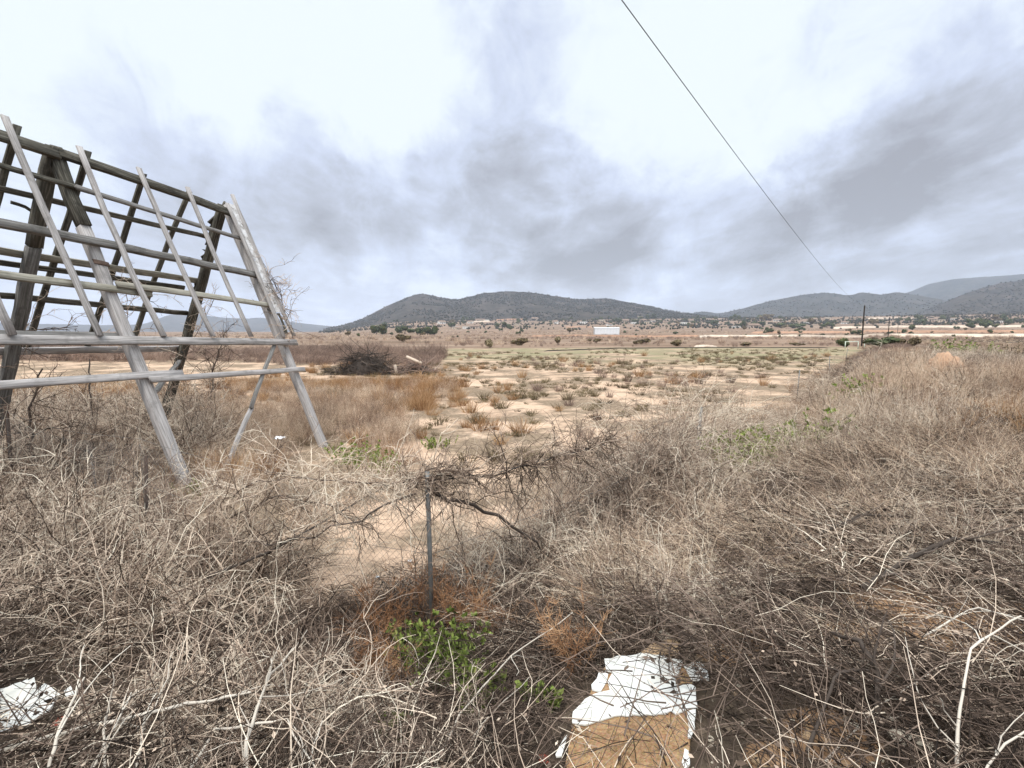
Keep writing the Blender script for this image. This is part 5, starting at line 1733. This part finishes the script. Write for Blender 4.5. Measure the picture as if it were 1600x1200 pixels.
# houses
def house_parts(wall, roofm, flat):
    Wv = np.array([(-.5, -.4, -.3), (.5, -.4, -.3), (.5, .4, -.3), (-.5, .4, -.3), (-.5, -.4, .55), (.5, -.4, .55), (.5, .4, .55), (-.5, .4, .55), (-.5, 0, .8), (.5, 0, .8)], float)
    if flat:
        Wv[8:, 2] = .55
    me = bpy.data.meshes.new('wall')
    me.from_pydata([tuple(v) for v in Wv], [], [(0, 1, 5, 4), (2, 3, 7, 6), (1, 2, 6, 9, 5), (3, 0, 4, 8, 7)])
    me.materials.append(wall)
    Rv = [(-.55, -.47, .53), (.55, -.47, .53), (.55, 0, .83), (-.55, 0, .83), (.55, .47, .53), (-.55, .47, .53)] if not flat else [(-.53, -.43, .56), (.53, -.43, .56), (.53, 0, .58), (-.53, 0, .58), (.53, .43, .56), (-.53, .43, .56)]
    Rv = Rv + [(x, y, z + .04) for x, y, z in Rv]
    r_ = bpy.data.meshes.new('roof')
    r_.from_pydata(Rv, [], [(0, 1, 2, 3), (3, 2, 4, 5), (6, 9, 8, 7), (9, 11, 10, 8), (0, 6, 7, 1), (5, 4, 10, 11), (0, 3, 9, 6), (3, 5, 11, 9), (1, 7, 8, 2), (2, 8, 10, 4)])
    r_.materials.append(roofm)
    w_ = bpy.data.meshes.new('window')
    Vv, Ff = [], []
    for cx in (-.28, .02, .30):
        k = len(Vv)
        hw_, z0, z1 = (.06, .12, .36) if cx != .02 else (.06, -.3, .34)
        Vv += [(cx - hw_, -.405, z0), (cx + hw_, -.405, z0), (cx + hw_, -.405, z1), (cx - hw_, -.405, z1), (cx - hw_, -.38, z0), (cx + hw_, -.38, z0), (cx + hw_, -.38, z1), (cx - hw_, -.38, z1)]
        Ff += [(k, k + 1, k + 2, k + 3), (k, k + 4, k + 5, k + 1), (k + 1, k + 5, k + 6, k + 2), (k + 2, k + 6, k + 7, k + 3), (k + 3, k + 7, k + 4, k)]
    w_.from_pydata(Vv, [], Ff)
    w_.materials.append(M_GLASSD)
    return me, r_, w_


HK = [house_parts(M_WALLW, M_TILE, False), house_parts(M_WALLC, M_TILE, False), house_parts(M_WALLW, M_ROOFG, True), house_parts(M_WALLP, M_TILE, False), house_parts(M_WALLC, M_ROOFG, True)]
HOUSES = [(690, 506, 9, 4), (716, 515, 7, 3), (728, 514, 9, 4), (742, 513, 12, 4), (712, 514, 9, 4), (735, 505, 7, 3), (750, 502, 12, 3), (760, 502, 6, 3), (836, 501, 8, 4), (808, 509, 8, 3), (868, 506, 7, 4),
          (866, 506, 6, 3), (912, 506, 9, 4), (905, 505, 6, 3), (940, 503, 8, 4), (952, 509, 7, 3), (975, 504, 9, 4), (990, 506, 7, 3), (1000, 498, 6, 3), (1012, 506, 9, 4), (1020, 503, 6, 3), (1040, 506, 7, 3), (1069, 507, 8, 4), (1080, 503, 6, 3), (1105, 506, 6, 3), (1118, 506, 8, 3), (1130, 512, 8, 3), (1150, 512, 9, 3),
          (1176, 512, 14, 5), (1200, 509, 8, 3), (1216, 502, 10, 3), (1240, 500, 6, 3), (1262, 506, 10, 3), (1272, 502, 7, 4), (1293, 500, 6, 4), (1320, 506, 9, 3), (1336, 494, 10, 3), (1357, 493, 6, 3), (1360, 504, 8, 3), (1382, 501, 8, 3), (1398, 491, 7, 3), (1412, 500, 6, 3), (1447, 501, 6, 3), (1458, 501, 9, 3), (1470, 502, 9, 3), (1490, 500, 6, 3), (1520, 503, 8, 3), (1560, 504, 9, 3), (1585, 500, 7, 3)]
for k_, (px, py, w_, h_) in enumerate(HOUSES):
    q = onland(px, py)
    D_ = q[1]
    root = empty('house', tuple(q), 0.0)
    wht = ('white', 'cream', 'flat roofed white', 'pinkish', 'flat roofed cream')[k_ % 5]
    reg = 'under the hill' if px < 900 else ('behind the white shed' if px < 1140 else ('in the village before the mountain' if px < 1430 else 'at the mountain foot behind the pale track'))
    tag(root, 'tiny %s house far off %s' % (wht, reg), 'house', '%s houses far off %s' % (wht, reg))
    root.rotation_euler = (0, 0, math.atan2(-q[0], q[1]) + g.uniform(-.5, .5))
    wv_, rv_, wn_ = HK[k_ % 5]
    s_ = w_ / F * D_ * 1.15
    for nm, m_ in (('wall', wv_), ('roof', rv_), ('window', wn_)):
        o = link(nm, m_, root)
        o.scale = (s_, s_, h_ / F * D_ * 1.5)

# white shed with sheet cladding
q = onland(948.5, 522.5)
D_ = q[1]
Wd, Hd = 38 / F * D_, 10.2 / F * D_
root = empty('shed', tuple(q), -.05)
tag(root, 'long white sheet metal shed standing alone on the plain', 'shed')
nP = 8
for k_ in range(nP):
    x0, x1 = -Wd / 2 + Wd * k_ / nP + .05, -Wd / 2 + Wd * (k_ + 1) / nP - .05
    me = bpy.data.meshes.new('cladding_panel')
    me.from_pydata([(x0, -.06, -.5), (x1, -.06, -.5), (x1, -.06, Hd * .93), (x0, -.06, Hd * .93), (x0, .02, -.5), (x1, .02, -.5), (x1, .02, Hd * .93), (x0, .02, Hd * .93)], [], [(0, 1, 2, 3), (1, 5, 6, 2), (0, 3, 7, 4), (3, 2, 6, 7)])
    me.materials.append(M_SHED)
    link('cladding_panel', me, root)
me = bpy.data.meshes.new('wall')
me.from_pydata([(-Wd / 2, .03, -.5), (Wd / 2, .03, -.5), (Wd / 2, 9, -.5), (-Wd / 2, 9, -.5), (-Wd / 2, .03, Hd * .93), (Wd / 2, .03, Hd * .93), (Wd / 2, 9, Hd * .93), (-Wd / 2, 9, Hd * .93)], [], [(0, 1, 5, 4), (1, 2, 6, 5), (2, 3, 7, 6), (3, 0, 4, 7)])
me.materials.append(M_ROOFG)
link('wall', me, root)
me = bpy.data.meshes.new('roof')
Rv = [(-Wd / 2 - .3, -.3, Hd * .92), (Wd / 2 + .3, -.3, Hd * .92), (Wd / 2 + .3, 4.5, Hd * 1.04), (-Wd / 2 - .3, 4.5, Hd * 1.04), (Wd / 2 + .3, 9.3, Hd * .92), (-Wd / 2 - .3, 9.3, Hd * .92)]
Rv += [(x, y, z + .18) for x, y, z in Rv]
me.from_pydata(Rv, [], [(0, 1, 2, 3), (3, 2, 4, 5), (6, 9, 8, 7), (9, 11, 10, 8), (0, 6, 7, 1), (5, 4, 10, 11), (0, 3, 9, 6), (3, 5, 11, 9), (1, 7, 8, 2), (2, 8, 10, 4)])
me.materials.append(M_SHED)
link('roof', me, root)


# pale and red banks of earth across the plain, built on the land
def ridge_bank(name, pxs, pys, height, mat, depth=5.0):
    P = [onland(a, b_) for a, b_ in zip(pxs, pys)]
    P = np.array(P)
    tt = np.linspace(0, 1, 60)
    t0 = np.linspace(0, 1, len(P))
    x, y = np.interp(tt, t0, P[:, 0]), np.interp(tt, t0, P[:, 1])
    h = height * (.75 + .5 * fbm(tt * 18, tt * 0, 3, int(abs(pxs[0]))))
    h[0] = h[-1] = .02
    rows = []
    for off, k in ((0, -.3), (depth * .25, 1.0), (depth * .75, 1.0), (depth, -.3)):
        zz = gz(x, y + off) + h * k
        rows.append(np.stack([x, y + off, zz], -1))
    V = np.stack(rows)
    I = np.arange(4 * 60).reshape(4, 60)
    Q = np.stack([I[:-1, :-1], I[:-1, 1:], I[1:, 1:], I[1:, :-1]], -1).reshape(-1, 4)
    o = link(name, mk_mesh(name, V.reshape(-1, 3), [Q], [mat], None, True))
    return tag(o, kind='structure')


ridge_bank('terrain', [1098, 1110, 1250, 1400, 1700], [528, 526, 526, 526, 527], 1.0, M_PALEEARTH, 7)
ridge_bank('terrain', [1308, 1330, 1450, 1700], [514, 512.5, 512, 511], 2.2, M_PALEEARTH, 12)
ridge_bank('terrain', [1360, 1370, 1420, 1436], [499, 498, 498, 498.5], 2.5, M_PALEEARTH, 12)
ridge_bank('terrain', [830, 900, 1000, 1095], [526, 525, 527, 526], .9, M_REDEARTH, 6)
ridge_bank('terrain', [1180, 1300, 1450, 1700], [521, 520.5, 520, 520], 1.6, M_REDEARTH, 12)
ridge_bank('terrain', [775, 800, 825], [501, 500, 500.5], 3.5, M_REDEARTH, 14)
ridge_bank('terrain', [730, 752, 765], [504, 503, 503], 3.0, M_PALEEARTH, 10)
ridge_bank('terrain', [885, 905, 925], [512, 511, 512], 1.6, M_REDEARTH, 10)
ridge_bank('terrain', [1093, 1106, 1122], [543, 541, 543], .28, M_PALEEARTH, 3)
ridge_bank('terrain', [850, 960, 1100, 1300], [549, 545, 543.5, 544], .13, M_BARK, .8)

# ------------------------------------------------------------------ haze
HZ = 6900.0
zb, zt = float(GZ.min()) - 2.0, 700.0
zmax = max(float(h_[..., 2].max()) for h_ in (H1, H2, H3, H4, H5))
zt = max(zmax, float(GZ.max())) + 15
me = bpy.data.meshes.new('haze')
me.from_pydata([(x, y, z) for z in (zb, zt) for x, y in ((-HZ, -HZ), (HZ, -HZ), (HZ, HZ), (-HZ, HZ))], [], [(3, 2, 1, 0), (4, 5, 6, 7), (0, 1, 5, 4), (1, 2, 6, 5), (2, 3, 7, 6), (3, 0, 4, 7)])
mh = bpy.data.materials.new('haze')
mh.use_nodes = True
nt = mh.node_tree
nt.nodes.clear()
out = nn(nt, 'ShaderNodeOutputMaterial')
pv = nn(nt, 'ShaderNodeVolumePrincipled')
pv.inputs['Color'].default_value = (.75, .83, 1.0, 1)
pv.inputs['Density'].default_value = 1.2e-4
nt.links.new(pv.outputs[0], out.inputs['Volume'])
me.materials.append(mh)
tag(link('haze', me), kind='stuff')
